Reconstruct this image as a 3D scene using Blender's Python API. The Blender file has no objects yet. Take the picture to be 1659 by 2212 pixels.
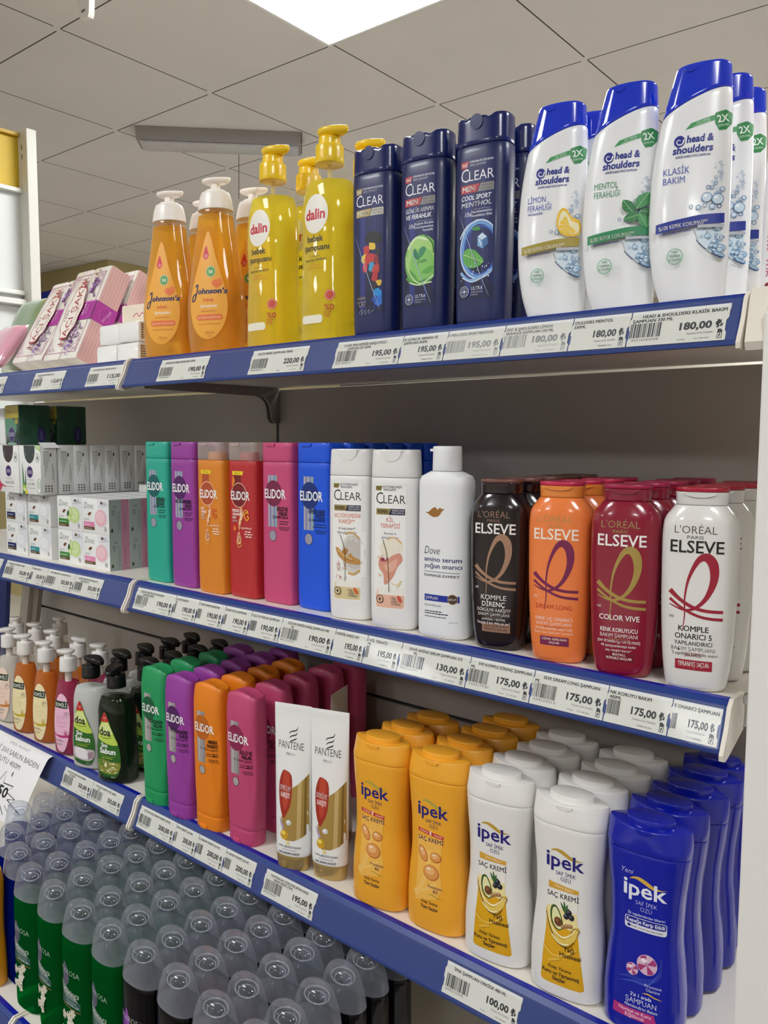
import bpy, bmesh, math, random
from mathutils import Vector, Matrix
from mathutils.bvhtree import BVHTree
random.seed(7)
SC = bpy.context.scene
COL = SC.collection
# ---------------------------------------------------------------- camera
F_PX, YAW, PITCH, ROLL = 1776.45, -0.7053, -0.0867, 0.0043
CAM = Vector((1.2375, -0.7919, 0.2450))
_f = Vector((math.sin(YAW)*math.cos(PITCH), math.cos(YAW)*math.cos(PITCH), math.sin(PITCH)))
_r0 = Vector((math.cos(YAW), -math.sin(YAW), 0)); _u0 = _r0.cross(_f)
_r = _r0*math.cos(ROLL) + _u0*math.sin(ROLL); _u = _u0*math.cos(ROLL) - _r0*math.sin(ROLL)
cam = bpy.data.objects.new('camera', bpy.data.cameras.new('camera'))
COL.objects.link(cam)
cam.matrix_world = Matrix(((_r.x, _u.x, -_f.x, CAM.x), (_r.y, _u.y, -_f.y, CAM.y), (_r.z, _u.z, -_f.z, CAM.z), (0, 0, 0, 1)))
cam.data.sensor_fit = 'AUTO'; cam.data.sensor_width = 36.0
cam.data.lens = 36.0*F_PX/2212.0
cam.data.clip_start = 0.02; cam.data.clip_end = 60
SC.camera = cam
# ---------------------------------------------------------------- world, exposure
w = bpy.data.worlds.new('world'); SC.world = w; w.use_nodes = True
w.node_tree.nodes['Background'].inputs[0].default_value = (0.9, 0.95, 1, 1)
w.node_tree.nodes['Background'].inputs[1].default_value = 0.05
SC.view_settings.view_transform = 'Standard'; SC.view_settings.look = 'None'
SC.view_settings.gamma = 1; SC.view_settings.use_curve_mapping = False
SC.view_settings.exposure = 0.92
SC.cycles.use_denoising = True
SC.cycles.max_bounces = 10; SC.cycles.transparent_max_bounces = 28
SC.cycles.transmission_bounces = 10; SC.cycles.diffuse_bounces = 4
SC.cycles.caustics_reflective = False; SC.cycles.caustics_refractive = False
SC.cycles.sample_clamp_indirect = 6.0
PANEL_POWER = 16.0          # radiance of the ceiling light panels
PANEL_COLOR = (0.97, 0.985, 1.0)
# ---------------------------------------------------------------- levels (metres; z = 0 is the middle shelf deck)
Z1, Z2, Z3, Z4 = 0.3778, 0.0, -0.3862, -0.67
D = 0.3312                   # back panel plane
FLOOR, CEIL = -1.05, 1.5158
Y4 = -0.233                  # front edge of the deep lower shelf
CA, TILE, COX, COY = 0.0324, 0.6, -1.2995, 1.1792   # ceiling grid: angle, tile, one node
def ceil_xy(i, j):           # i away from the aisle, j along the shelves
    c, s = math.cos(CA), math.sin(CA)
    return COX + TILE*(j*c - i*s), COY + TILE*(j*s + i*c)
# ---------------------------------------------------------------- materials
def lin(h):
    h = h.lstrip('#'); o = []
    for k in (0, 2, 4):
        v = int(h[k:k+2], 16)/255
        o.append(v/12.92 if v <= 0.04045 else ((v+0.055)/1.055)**2.4)
    return (*o, 1)
_m = {}
def M(h, rough=0.4, metal=0.0, coat=0.0, spec=0.5, sss=0.0, bump=0.0, bscale=60):
    k = (h, rough, metal, coat, spec, sss, bump, bscale)
    if k in _m: return _m[k]
    m = bpy.data.materials.new('surface_'+h.strip('#')); m.use_nodes = True
    nt = m.node_tree; b = nt.nodes['Principled BSDF']
    b.inputs['Base Color'].default_value = lin(h); b.inputs['Roughness'].default_value = rough
    b.inputs['Metallic'].default_value = metal; b.inputs['Coat Weight'].default_value = coat
    b.inputs['Specular IOR Level'].default_value = spec
    if coat: b.inputs['Coat Roughness'].default_value = 0.08
    if sss:
        b.inputs['Subsurface Weight'].default_value = sss; b.inputs['Subsurface Radius'].default_value = (1, .8, .6)
        b.inputs['Subsurface Scale'].default_value = 0.004
    if bump:
        tc = nt.nodes.new('ShaderNodeTexCoord'); n = nt.nodes.new('ShaderNodeTexNoise'); bp = nt.nodes.new('ShaderNodeBump')
        n.inputs['Scale'].default_value = bscale; n.inputs['Detail'].default_value = 3
        bp.inputs['Strength'].default_value = bump; bp.inputs['Distance'].default_value = 0.004
        nt.links.new(tc.outputs['Object'], n.inputs['Vector']); nt.links.new(n.outputs['Fac'], bp.inputs['Height'])
        nt.links.new(bp.outputs['Normal'], b.inputs['Normal'])
    _m[k] = m; return m
def LM(c):                    # label inks: '#rrggbb', 'm#rrggbb' for foil
    return M(c[1:], 0.36, 0.28) if c[0] == 'm' else M(c, 0.42)
def clear(h, haze=0.12, rough=0.08, name='clear_plastic', hazec='#ffffff', edge=0.55, refl=0.035, graz=0.5):   # thin clear or frosted plastic
    k = ('clear', h, haze, rough, hazec, edge, refl, graz)
    if k in _m: return _m[k]
    m = bpy.data.materials.new(name); m.use_nodes = True; nt = m.node_tree; nt.nodes.clear()
    out = nt.nodes.new('ShaderNodeOutputMaterial'); tr = nt.nodes.new('ShaderNodeBsdfTransparent')
    tr.inputs[0].default_value = lin(h)
    p = nt.nodes.new('ShaderNodeBsdfPrincipled'); p.inputs['Base Color'].default_value = lin(hazec)
    p.inputs['Roughness'].default_value = rough
    lw = nt.nodes.new('ShaderNodeLayerWeight'); lw.inputs[0].default_value = 0.35
    mr = nt.nodes.new('ShaderNodeMapRange'); mr.inputs[3].default_value = haze; mr.inputs[4].default_value = max(edge, haze)
    g = nt.nodes.new('ShaderNodeBsdfGlossy'); g.inputs['Roughness'].default_value = rough
    l2 = nt.nodes.new('ShaderNodeLayerWeight'); l2.inputs[0].default_value = 0.5
    pw = nt.nodes.new('ShaderNodeMath'); pw.operation = 'POWER'; pw.inputs[1].default_value = 4
    fr = nt.nodes.new('ShaderNodeMath'); fr.operation = 'MULTIPLY_ADD'; fr.inputs[1].default_value = graz; fr.inputs[2].default_value = refl
    nt.links.new(l2.outputs['Facing'], pw.inputs[0]); nt.links.new(pw.outputs[0], fr.inputs[0])
    mx = nt.nodes.new('ShaderNodeMixShader'); mx2 = nt.nodes.new('ShaderNodeMixShader')
    L = nt.links.new
    L(lw.outputs['Facing'], mr.inputs[0]); L(mr.outputs[0], mx.inputs[0])
    L(tr.outputs[0], mx.inputs[1]); L(p.outputs[0], mx.inputs[2])
    L(fr.outputs[0], mx2.inputs[0]); L(mx.outputs[0], mx2.inputs[1]); L(g.outputs[0], mx2.inputs[2])
    L(mx2.outputs[0], out.inputs[0]); _m[k] = m; return m
def liquid(h, trans=0.75, name='coloured_liquid', ior=1.33, rough=0.02, tint=None):
    k = ('liq', h, trans, ior, rough, tint)
    if k in _m: return _m[k]
    m = bpy.data.materials.new(name); m.use_nodes = True; nt = m.node_tree; nt.nodes.clear()
    L = nt.links.new; out = nt.nodes.new('ShaderNodeOutputMaterial')
    gl = nt.nodes.new('ShaderNodeBsdfRefraction'); gl.inputs['Color'].default_value = lin(tint or h)
    gl.inputs['IOR'].default_value = ior; gl.inputs['Roughness'].default_value = rough
    tr = nt.nodes.new('ShaderNodeBsdfTransparent'); tr.inputs[0].default_value = lin(tint or h)
    df = nt.nodes.new('ShaderNodeBsdfDiffuse'); df.inputs[0].default_value = lin(h)
    tl = nt.nodes.new('ShaderNodeBsdfTranslucent'); tl.inputs[0].default_value = lin(h)
    a = nt.nodes.new('ShaderNodeMixShader'); a.inputs[0].default_value = 0.5
    b = nt.nodes.new('ShaderNodeMixShader'); b.inputs[0].default_value = 0.7
    c = nt.nodes.new('ShaderNodeMixShader'); c.inputs[0].default_value = trans
    L(df.outputs[0], a.inputs[1]); L(tl.outputs[0], a.inputs[2])
    L(gl.outputs[0], b.inputs[1]); L(tr.outputs[0], b.inputs[2])
    L(a.outputs[0], c.inputs[1]); L(b.outputs[0], c.inputs[2]); L(c.outputs[0], out.inputs[0])
    _m[k] = m; return m
def emit(c, s, name='lamp_glow'):
    m = bpy.data.materials.new(name); m.use_nodes = True; nt = m.node_tree; nt.nodes.clear()
    o = nt.nodes.new('ShaderNodeOutputMaterial'); e = nt.nodes.new('ShaderNodeEmission')
    e.inputs[0].default_value = (*c, 1); e.inputs[1].default_value = s
    nt.links.new(e.outputs[0], o.inputs[0]); return m
# ---------------------------------------------------------------- object helpers
def link(name, me, parent=None, mats=(), loc=None):
    o = bpy.data.objects.new(name, me); COL.objects.link(o)
    for m in mats: me.materials.append(m)
    if parent is not None: o.parent = parent
    if loc is not None: o.location = loc
    return o
def tag(o, label, cat, group=None, kind=None):
    o['label'] = label; o['category'] = cat
    if group: o['group'] = group
    if kind: o['kind'] = kind
    return o
def thing(name, label, cat, loc=(0, 0, 0), rot=0, group=None):
    o = bpy.data.objects.new(name, None); COL.objects.link(o); o.empty_display_size = 0.02
    o.location = loc; o.rotation_euler = (0, 0, rot)
    return tag(o, label, cat, group)
def dup(root, loc, rot=None, label=None, group=None, skip=()):
    r = root.copy(); COL.objects.link(r); r.location = loc
    if rot is not None: r.rotation_euler = (0, 0, rot)
    if label: r['label'] = label
    if group: r['group'] = group
    for ch in root.children:
        if ch.name.split('.')[0] in skip: continue
        c = ch.copy(); COL.objects.link(c); c.parent = r
        for g in ch.children:
            d = g.copy(); COL.objects.link(d); d.parent = c
    return r
def mesh(v, f, smooth=30, name='m'):
    me = bpy.data.meshes.new(name); me.from_pydata([tuple(p) for p in v], [], f); me.update()
    bm = bmesh.new(); bm.from_mesh(me); bmesh.ops.recalc_face_normals(bm, faces=bm.faces[:]); bm.to_mesh(me); bm.free()
    if smooth:
        for p in me.polygons: p.use_smooth = True
        me.set_sharp_from_angle(angle=math.radians(smooth))
    return me
class MB:                     # collects boxes, tubes and prisms into one mesh
    def __init__(s): s.bm = bmesh.new()
    def box(s, a, b, bev=0.0, mi=0, rot=None, piv=None):
        r = bmesh.ops.create_cube(s.bm, size=1)['verts']
        c = [(a[k]+b[k])/2 for k in range(3)]; d = [abs(b[k]-a[k]) for k in range(3)]
        for v in r: v.co = Vector([c[k]+v.co[k]*d[k] for k in range(3)])
        fs = {f for v in r for f in v.link_faces}
        for f in fs: f.material_index = mi
        if bev:
            es = list({e for v in r for e in v.link_edges})
            q = bmesh.ops.bevel(s.bm, geom=es, offset=bev, segments=2, profile=0.5, affect='EDGES')
            for f in q['faces']: f.material_index = mi
        if rot is not None:
            vs = {v for f in s.bm.faces for v in f.verts}
        return s
    def prism(s, pts, axis, a, b, mi=0):   # polygon in the plane normal to axis, from a to b
        def P(p, t):
            return {'x': (t, p[0], p[1]), 'y': (p[0], t, p[1]), 'z': (p[0], p[1], t)}[axis]
        A = [s.bm.verts.new(P(p, a)) for p in pts]; B = [s.bm.verts.new(P(p, b)) for p in pts]
        fs = [s.bm.faces.new(A), s.bm.faces.new(B[::-1])]
        n = len(pts)
        for k in range(n): fs.append(s.bm.faces.new((A[k], B[k], B[(k+1) % n], A[(k+1) % n])))
        for f in fs: f.material_index = mi
        return s
    def tube(s, pts, r, n=10, mi=0):
        rings = []
        for k, p in enumerate(pts):
            p = Vector(p); t = (Vector(pts[min(k+1, len(pts)-1)])-Vector(pts[max(k-1, 0)])).normalized()
            a = t.orthogonal().normalized(); b = t.cross(a)
            rr = r[k] if isinstance(r, (list, tuple)) else r
            rings.append([s.bm.verts.new(p+a*rr*math.cos(2*math.pi*q/n)+b*rr*math.sin(2*math.pi*q/n)) for q in range(n)])
        fs = []
        for A, B in zip(rings, rings[1:]):
            for q in range(n): fs.append(s.bm.faces.new((A[q], A[(q+1) % n], B[(q+1) % n], B[q])))
        fs.append(s.bm.faces.new(rings[0][::-1])); fs.append(s.bm.faces.new(rings[-1]))
        for f in fs: f.material_index = mi
        return s
    def done(s, name, mats, parent=None, smooth=30, loc=None, matrix=None):
        bmesh.ops.recalc_face_normals(s.bm, faces=s.bm.faces[:])
        if matrix is not None: bmesh.ops.transform(s.bm, matrix=matrix, verts=s.bm.verts[:])
        me = bpy.data.meshes.new(name); s.bm.to_mesh(me); s.bm.free()
        if smooth:
            for p in me.polygons: p.use_smooth = True
            me.set_sharp_from_angle(angle=math.radians(smooth))
        return link(name, me, parent, mats, loc)
def pchip(keys):              # keys: rows (z, c1, c2 ...) -> function z -> [c1, c2 ...]
    zs = [k[0] for k in keys]; n = len(keys); m = len(keys[0])-1
    T = []
    for c in range(m):
        d = [(keys[i+1][c+1]-keys[i][c+1])/max(zs[i+1]-zs[i], 1e-9) for i in range(n-1)]
        t = [d[0]]+[0 if d[i-1]*d[i] <= 0 else 2*d[i-1]*d[i]/(d[i-1]+d[i]) for i in range(1, n-1)]+[d[-1]]
        T.append(t)
    def fn(z):
        z = min(max(z, zs[0]), zs[-1]); i = 0
        while i < n-2 and z > zs[i+1]: i += 1
        h = max(zs[i+1]-zs[i], 1e-9); s = (z-zs[i])/h; o = []
        for c in range(m):
            a, b = keys[i][c+1], keys[i+1][c+1]; ta, tb = T[c][i]*h, T[c][i+1]*h
            o.append(a*(2*s**3-3*s*s+1)+ta*(s**3-2*s*s+s)+b*(-2*s**3+3*s*s)+tb*(s**3-s*s))
        return o
    return fn
def lofty(prof, zb, zt, levels=None, N=44, post=None, rb=0.003, rt=0.002, smooth=30):
    """prof(z)->(xl,xr,b,n) in mm; zb/zt in mm, numbers or functions of u; rb/rt edge rounding mm. Returns mesh in metres"""
    K = levels or 26
    zbf = zb if callable(zb) else (lambda u: zb); ztf = zt if callable(zt) else (lambda u: zt)
    rb *= 1000 if rb < 0.05 else 1; rt *= 1000 if rt < 0.05 else 1
    rows = []
    if rb: rows += [(0, 0, rb), (0, rb*0.3, rb*0.3), (0, rb, 0)]
    else: rows += [(0, 0, 0)]
    rows += [(k/K, 0, 0) for k in range(1, K)]
    if rt: rows += [(1, -rt, 0), (1, -rt*0.3, rt*0.3), (1, 0, rt)]
    else: rows += [(1, 0, 0)]
    V = []
    for t, dz, ins in rows:
        for q in range(N):
            th = 2*math.pi*q/N; c, s = math.cos(th), math.sin(th)
            zc = zbf(0)+(ztf(0)-zbf(0))*t
            n = prof(zc)[3]; u = math.copysign(abs(c)**(2/n), c)
            z = zbf(u)+(ztf(u)-zbf(u))*t+dz
            xl, xr, b, n = prof(z)[:4]
            u = math.copysign(abs(c)**(2/n), c); sy = math.copysign(abs(s)**(2/n), s)
            hw = max((xr-xl)/2-ins, 0.05); x = (xl+xr)/2+hw*u; y = max(b-ins, 0.05)*sy
            if post: x, y, z = post(x, y, z)
            V.append((x/1000, y/1000, z/1000))
    R = len(rows); Fc = []
    for r in range(R-1):
        for q in range(N):
            a, b2 = r*N+q, r*N+(q+1) % N
            Fc.append((a, b2, b2+N, a+N))
    for r in (0, R-1):
        cx = [sum(V[r*N+q][k] for q in range(N))/N for k in range(3)]
        V.append(tuple(cx)); ci = len(V)-1
        for q in range(N):
            a, b2 = r*N+q, r*N+(q+1) % N
            Fc.append((ci, b2, a) if r == 0 else (ci, a, b2))
    return mesh(V, Fc, smooth)
def cyl_prof(keys):           # lathe profile rows (z, r)
    p = pchip([(z, -r, r, r, 2.0) for z, r in keys]); return p
def sym(keys):                # rows (z, a, b, n)
    return pchip([(z, -a, a, b, n) for z, a, b, n in keys])
# ---------------------------------------------------------------- printed artwork
_tx = {}
def textgeo(s, b=0.0):
    k = (s, b)
    if k not in _tx and b > 0 and 'M' in s:      # the letter M fills in when its outline is offset, so thicken by shifted copies
        gv, gf = textgeo(s, 0.0); v = []; f = []
        for dx, dy in ((-b, -b*.6), (b, -b*.6), (-b, b*.6), (b, b*.6)):
            o = len(v); v += [(x+dx, y+dy) for x, y in gv]; f += [tuple(i+o for i in q) for q in gf]
        _tx[k] = (v, f)
    if k not in _tx:
        cu = bpy.data.curves.new('glyphs', 'FONT'); cu.body = s; cu.resolution_u = 2; cu.offset = b; cu.fill_mode = 'FRONT'
        ob = bpy.data.objects.new('glyphs', cu); me = bpy.data.meshes.new_from_object(ob)
        v = [(p.co.x, p.co.y) for p in me.vertices]; f = [tuple(p.vertices) for p in me.polygons]
        bpy.data.objects.remove(ob); bpy.data.meshes.remove(me); bpy.data.curves.remove(cu)
        _tx[k] = (v, f)
    return _tx[k]
_caph = max(y for x, y in textgeo('H')[0])
def smoothpts(p, closed, k=4):
    n = len(p); o = []
    for i in range(n if closed else n-1):
        g = (lambda j: p[j % n]) if closed else (lambda j: p[min(max(j, 0), n-1)])
        a, b, c, d = g(i-1), g(i), g(i+1), g(i+2)
        for q in range(k):
            t = q/k
            o.append(tuple(0.5*(2*b[m]+(c[m]-a[m])*t+(2*a[m]-5*b[m]+4*c[m]-d[m])*t*t+(3*b[m]-a[m]-3*c[m]+d[m])*t**3) for m in range(len(b))))
    if not closed: o.append(tuple(p[-1]))
    return o
class Art:                    # flat artwork in millimetres, later laid on a surface
    def __init__(s): s.items = []; s.lay = 0
    def add(s, v, f, c, top=1):
        if top: s.lay += 1
        s.items.append((v, f, c, s.lay+(0 if top else 0.5))); return s
    def P(s, pts, c, sm=0):
        if sm: pts = smoothpts(pts, True, sm if sm > 1 else 4)
        return s.add(pts, [tuple(range(len(pts)))], c)
    def R(s, u0, v0, u1, v1, c, r=0):
        if r:
            pts = []
            for cx, cy, a0 in ((u1-r, v1-r, 0), (u0+r, v1-r, 90), (u0+r, v0+r, 180), (u1-r, v0+r, 270)):
                pts += [(cx+r*math.cos(math.radians(a0+a)), cy+r*math.sin(math.radians(a0+a))) for a in (0, 30, 60, 90)]
            return s.P(pts, c)
        return s.P([(u0, v0), (u1, v0), (u1, v1), (u0, v1)], c)
    def E(s, u, v, a, b, c, rot=0, n=24):
        cr, sr = math.cos(rot), math.sin(rot); pts = []
        for q in range(n):
            t = 2*math.pi*q/n; x, y = a*math.cos(t), b*math.sin(t); pts.append((u+x*cr-y*sr, v+x*sr+y*cr))
        return s.P(pts, c)
    def O(s, u, v, a, b, wd, c, n=28, rot=0):      # ring
        cr, sr = math.cos(rot), math.sin(rot); V = []; Fc = []
        for q in range(n):
            t = 2*math.pi*q/n
            for k in (0, wd):
                x, y = (a-k)*math.cos(t), (b-k)*math.sin(t); V.append((u+x*cr-y*sr, v+x*sr+y*cr))
        for q in range(n):
            a0 = 2*q; b0 = 2*((q+1) % n); Fc.append((a0, b0, b0+1, a0+1))
        return s.add(V, Fc, c)
    def S(s, pts, wd, c, sm=5):                    # stroke; a point may carry its own width
        p = [(q[0], q[1], q[2] if len(q) > 2 else wd) for q in pts]
        if sm and len(p) > 2: p = smoothpts(p, False, sm)
        V = []; Fc = []
        for k in range(len(p)):
            a, b = p[max(k-1, 0)], p[min(k+1, len(p)-1)]
            dx, dy = b[0]-a[0], b[1]-a[1]; L = math.hypot(dx, dy) or 1
            h = p[k][2]/2; V += [(p[k][0]-dy/L*h, p[k][1]+dx/L*h), (p[k][0]+dy/L*h, p[k][1]-dx/L*h)]
        for k in range(len(p)-1): Fc.append((2*k, 2*k+1, 2*k+3, 2*k+2))
        return s.add(V, Fc, c)
    def T(s, txt, u, v, h, c, w=None, al='C', b=0.0, sh=0.0, rot=0.0):
        gv, gf = textgeo(txt, b)
        if not gv: return s
        x0, x1 = min(p[0] for p in gv), max(p[0] for p in gv); k = h/_caph
        kx = w/(x1-x0) if w else k
        W = (x1-x0)*kx; ox = {'C': -W/2, 'L': 0, 'R': -W}[al]; cr, sr = math.cos(rot), math.sin(rot); V = []
        for x, y in gv:
            X, Y = (x-x0)*kx+ox+sh*y*k, y*k; V.append((u+X*cr-Y*sr, v+X*sr+Y*cr))
        return s.add(V, gf, c, top=0)
    def lines(s, u, v, h, w, n, c, al='L', gap=1.6, seed=1):   # tiny illegible print
        r = random.Random(seed)
        for k in range(n):
            ww = w*r.uniform(.6, 1); x = u if al == 'L' else (u-ww if al == 'R' else u-ww/2); q = x
            while q < x+ww:
                l = r.uniform(1.0, 2.6)*h; s.items.append(([(q, v-k*h*gap), (q+l, v-k*h*gap), (q+l, v-k*h*gap+h*.7), (q, v-k*h*gap+h*.7)], [(0, 1, 2, 3)], c, s.lay+.5)); q += l+h*.5
        return s
    def bars(s, u0, v0, u1, v1, c='#2b2a28', seed=1):
        r = random.Random(seed); x = u0; step = (u1-u0)/60
        while x < u1-step:
            wd = r.choice((1, 1, 2, 3))*step; s.items.append(([(x, v0), (x+wd, v0), (x+wd, v1), (x, v1)], [(0, 1, 2, 3)], c, s.lay+.5)); x += wd+r.choice((1, 1, 2))*step
        return s
    def bm(s, du=None, dv=None):
        bm = bmesh.new(); ly = bm.verts.layers.float.new('lay'); cols = []
        for V, Fc, c, lay in s.items:
            if c not in cols: cols.append(c)
            vs = []
            for p in V:
                q = bm.verts.new((p[0], p[1], 0)); q[ly] = lay; vs.append(q)
            for f in Fc:
                try: fc = bm.faces.new([vs[i] for i in f]); fc.material_index = cols.index(c)
                except ValueError: pass
        bmesh.ops.triangulate(bm, faces=[f for f in bm.faces if len(f.verts) > 4])
        if du:
            xs = [v.co.x for v in bm.verts]; ys = [v.co.y for v in bm.verts]
            for lo, hi, st, no in ((min(xs), max(xs), du, (1, 0, 0)), (min(ys), max(ys), dv, (0, 1, 0))):
                if not st: continue
                x = math.ceil(lo/st)*st
                while x < hi:
                    co = (x, 0, 0) if no[0] else (0, x, 0)
                    bmesh.ops.bisect_plane(bm, geom=bm.verts[:]+bm.edges[:]+bm.faces[:], plane_co=co, plane_no=no, dist=1e-5)
                    x += st
        return bm, ly, cols
    def wrap(s, name, bodies, parent, eps=0.22, du=4, dv=12, back=False):      # lay on the front of the given body objects
        bm, ly, cols = s.bm(du, dv)
        tb = bmesh.new()
        for o in bodies:
            t = bmesh.new(); t.from_mesh(o.data); tm = bpy.data.meshes.new('t'); t.to_mesh(tm); tb.from_mesh(tm); t.free(); bpy.data.meshes.remove(tm)
        bv = BVHTree.FromBMesh(tb); dead = []
        for v in bm.verts:
            x, z = v.co.x/1000, v.co.y/1000
            h, no, _, _ = bv.ray_cast(Vector((x, -0.5, z)), Vector((0, 1, 0)))
            if h is None or no.y > -0.08: dead.append(v); continue
            v.co = Vector((x, h.y, z))+no*((eps+0.03*v[ly])/1000)
        if dead: bmesh.ops.delete(bm, geom=dead, context='VERTS')
        tb.free(); return s._fin(bm, name, cols, parent)
    def split(s, v):              # two artworks: what lies above height v, and the rest
        up, lo = Art(), Art()
        for it in s.items: (up if min(p[1] for p in it[0]) > v else lo).items.append(it)
        return up, lo
    def flat(s, name, parent, origin, ux, vy, eps=0.1, loc=None):               # lay on a plane: origin + u*ux + v*vy
        bm, ly, cols = s.bm(); o, a, b = Vector(origin), Vector(ux), Vector(vy); n = a.cross(b).normalized()
        for v in bm.verts: v.co = o+a*(v.co.x/1000)+b*(v.co.y/1000)+n*((eps+0.03*v[ly])/1000)
        return s._fin(bm, name, cols, parent)
    def _fin(s, bm, name, cols, parent):
        me = bpy.data.meshes.new(name); bm.to_mesh(me); bm.free()
        return link(name, me, parent, [LM(c) for c in cols])
def ordn(k): return ('first', 'second', 'third', 'fourth', 'fifth', 'sixth', 'seventh', 'eighth', 'ninth', 'tenth', 'eleventh', 'twelfth', 'thirteenth', 'fourteenth')[k]
# ================================================================ room
def struct(name, label, cat, o):
    return tag(o, label, cat, kind='structure')
def ceiling_material():
    m = bpy.data.materials.new('ceiling_tiles'); m.use_nodes = True; nt = m.node_tree; L = nt.links.new
    b = nt.nodes['Principled BSDF']; b.inputs['Roughness'].default_value = 0.9
    tc = nt.nodes.new('ShaderNodeTexCoord'); sx = nt.nodes.new('ShaderNodeSeparateXYZ'); L(tc.outputs['Object'], sx.inputs[0])
    def math_(op, a, b2=None, c=None):
        n = nt.nodes.new('ShaderNodeMath'); n.operation = op
        for k, x in enumerate((a, b2, c)):
            if x is None: continue
            if isinstance(x, (int, float)): n.inputs[k].default_value = x
            else: L(x, n.inputs[k])
        return n.outputs[0]
    dist = []
    for ax in (0, 1):
        t = math_('MODULO', math_('ADD', sx.outputs[ax], 60+0.3), TILE)      # 0.3 = on the joint
        dist.append(math_('SUBTRACT', t, 0.3))
    masks = []
    for d in dist:
        masks.append(math_('LESS_THAN', math_('ABSOLUTE', math_('SUBTRACT', d, 0.010)), 0.0026))
    # the shadow gap stops where it meets the crossing tee
    a0 = math_('GREATER_THAN', math_('ABSOLUTE', dist[1]), 0.012); a1 = math_('GREATER_THAN', math_('ABSOLUTE', dist[0]), 0.012)
    gap = math_('MAXIMUM', math_('MULTIPLY', masks[0], a0), math_('MULTIPLY', masks[1], a1))
    n = nt.nodes.new('ShaderNodeTexNoise'); n.inputs['Scale'].default_value = 2.2; n.inputs['Detail'].default_value = 6
    L(tc.outputs['Object'], n.inputs['Vector'])
    n2 = nt.nodes.new('ShaderNodeTexNoise'); n2.inputs['Scale'].default_value = 160; L(tc.outputs['Object'], n2.inputs['Vector'])
    r = nt.nodes.new('ShaderNodeMapRange'); r.inputs[1].default_value = 0.3; r.inputs[2].default_value = 0.7; r.inputs[3].default_value = 0.93; r.inputs[4].default_value = 1.0
    L(math_('ADD', math_('MULTIPLY', n.outputs['Fac'], 0.75), math_('MULTIPLY', n2.outputs['Fac'], 0.25)), r.inputs[0])
    mx = nt.nodes.new('ShaderNodeMix'); mx.data_type = 'RGBA'; mx.inputs['A'].default_value = lin('d8d2cc'); mx.inputs['B'].default_value = lin('4a4540')
    L(gap, mx.inputs['Factor'])
    mu = nt.nodes.new('ShaderNodeMix'); mu.data_type = 'RGBA'; mu.blend_type = 'MULTIPLY'; mu.inputs['Factor'].default_value = 1
    L(mx.outputs['Result'], mu.inputs['A']); L(r.outputs[0], mu.inputs['B']); L(mu.outputs['Result'], b.inputs['Base Color'])
    return m
_cx, _cy = ceil_xy(0, 0)
ceil = MB().box((-9, -9, 0), (9, 9, 0.05)).done('ceiling', [ceiling_material()], smooth=0)
ceil.location = (_cx, _cy, CEIL); ceil.rotation_euler = (0, 0, CA); struct('ceiling', 'grey suspended ceiling of square tiles with dark joints', 'ceiling', ceil)
fl = MB().box((-9, -6.5, FLOOR-0.05), (5, 7, FLOOR)).done('floor', [M('d6d2ca', 0.35, bump=0.05, bscale=8)], smooth=0); struct('', 'pale tiled shop floor below the shelves', 'floor', fl)
wallm = M('c4beb0', 0.85, bump=0.1, bscale=40)
fl = MB().box((-9, -3.4, FLOOR), (5, 0.34, FLOOR+0.003)).done('bounce_cut_floor', [M('4e463d', 0.4, bump=0.05, bscale=8)], smooth=0); struct('', 'unseen dark brown floor layer added along the shelves to cut bounce light', 'floor', fl)  # unseen dark layer added to cut floor bounce onto the bottles
for nm, a, b, lb in (('wall_back', (-9, 6.4, FLOOR), (5, 6.5, CEIL), 'far beige wall at the end of the shop'),
                     ('wall_front', (-9, -6.1, FLOOR), (5, -6, CEIL), 'beige wall behind the photographer'),
                     ('wall_left', (-9.1, -6.5, FLOOR), (-9, 7, CEIL), 'beige wall at the far left of the shop'),
                     ('wall_right', (4.5, -6.5, FLOOR), (4.6, 7, CEIL), 'beige wall at the right of the shop')):
    struct(nm, lb, 'wall', MB().box(a, b).done(nm, [wallm], smooth=0))
pier = MB().box((-4.6, 0, FLOOR), (0, 2.6, CEIL-0.002)).done('wall_pier', [M('b7a877', 0.85)], smooth=0)
pier.location = (-4.13, 2.47, 0); pier.rotation_euler = (0, 0, CA*2.2); struct('', 'yellowish beige wall projection under the ceiling behind the soap packs', 'wall', pier)
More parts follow.
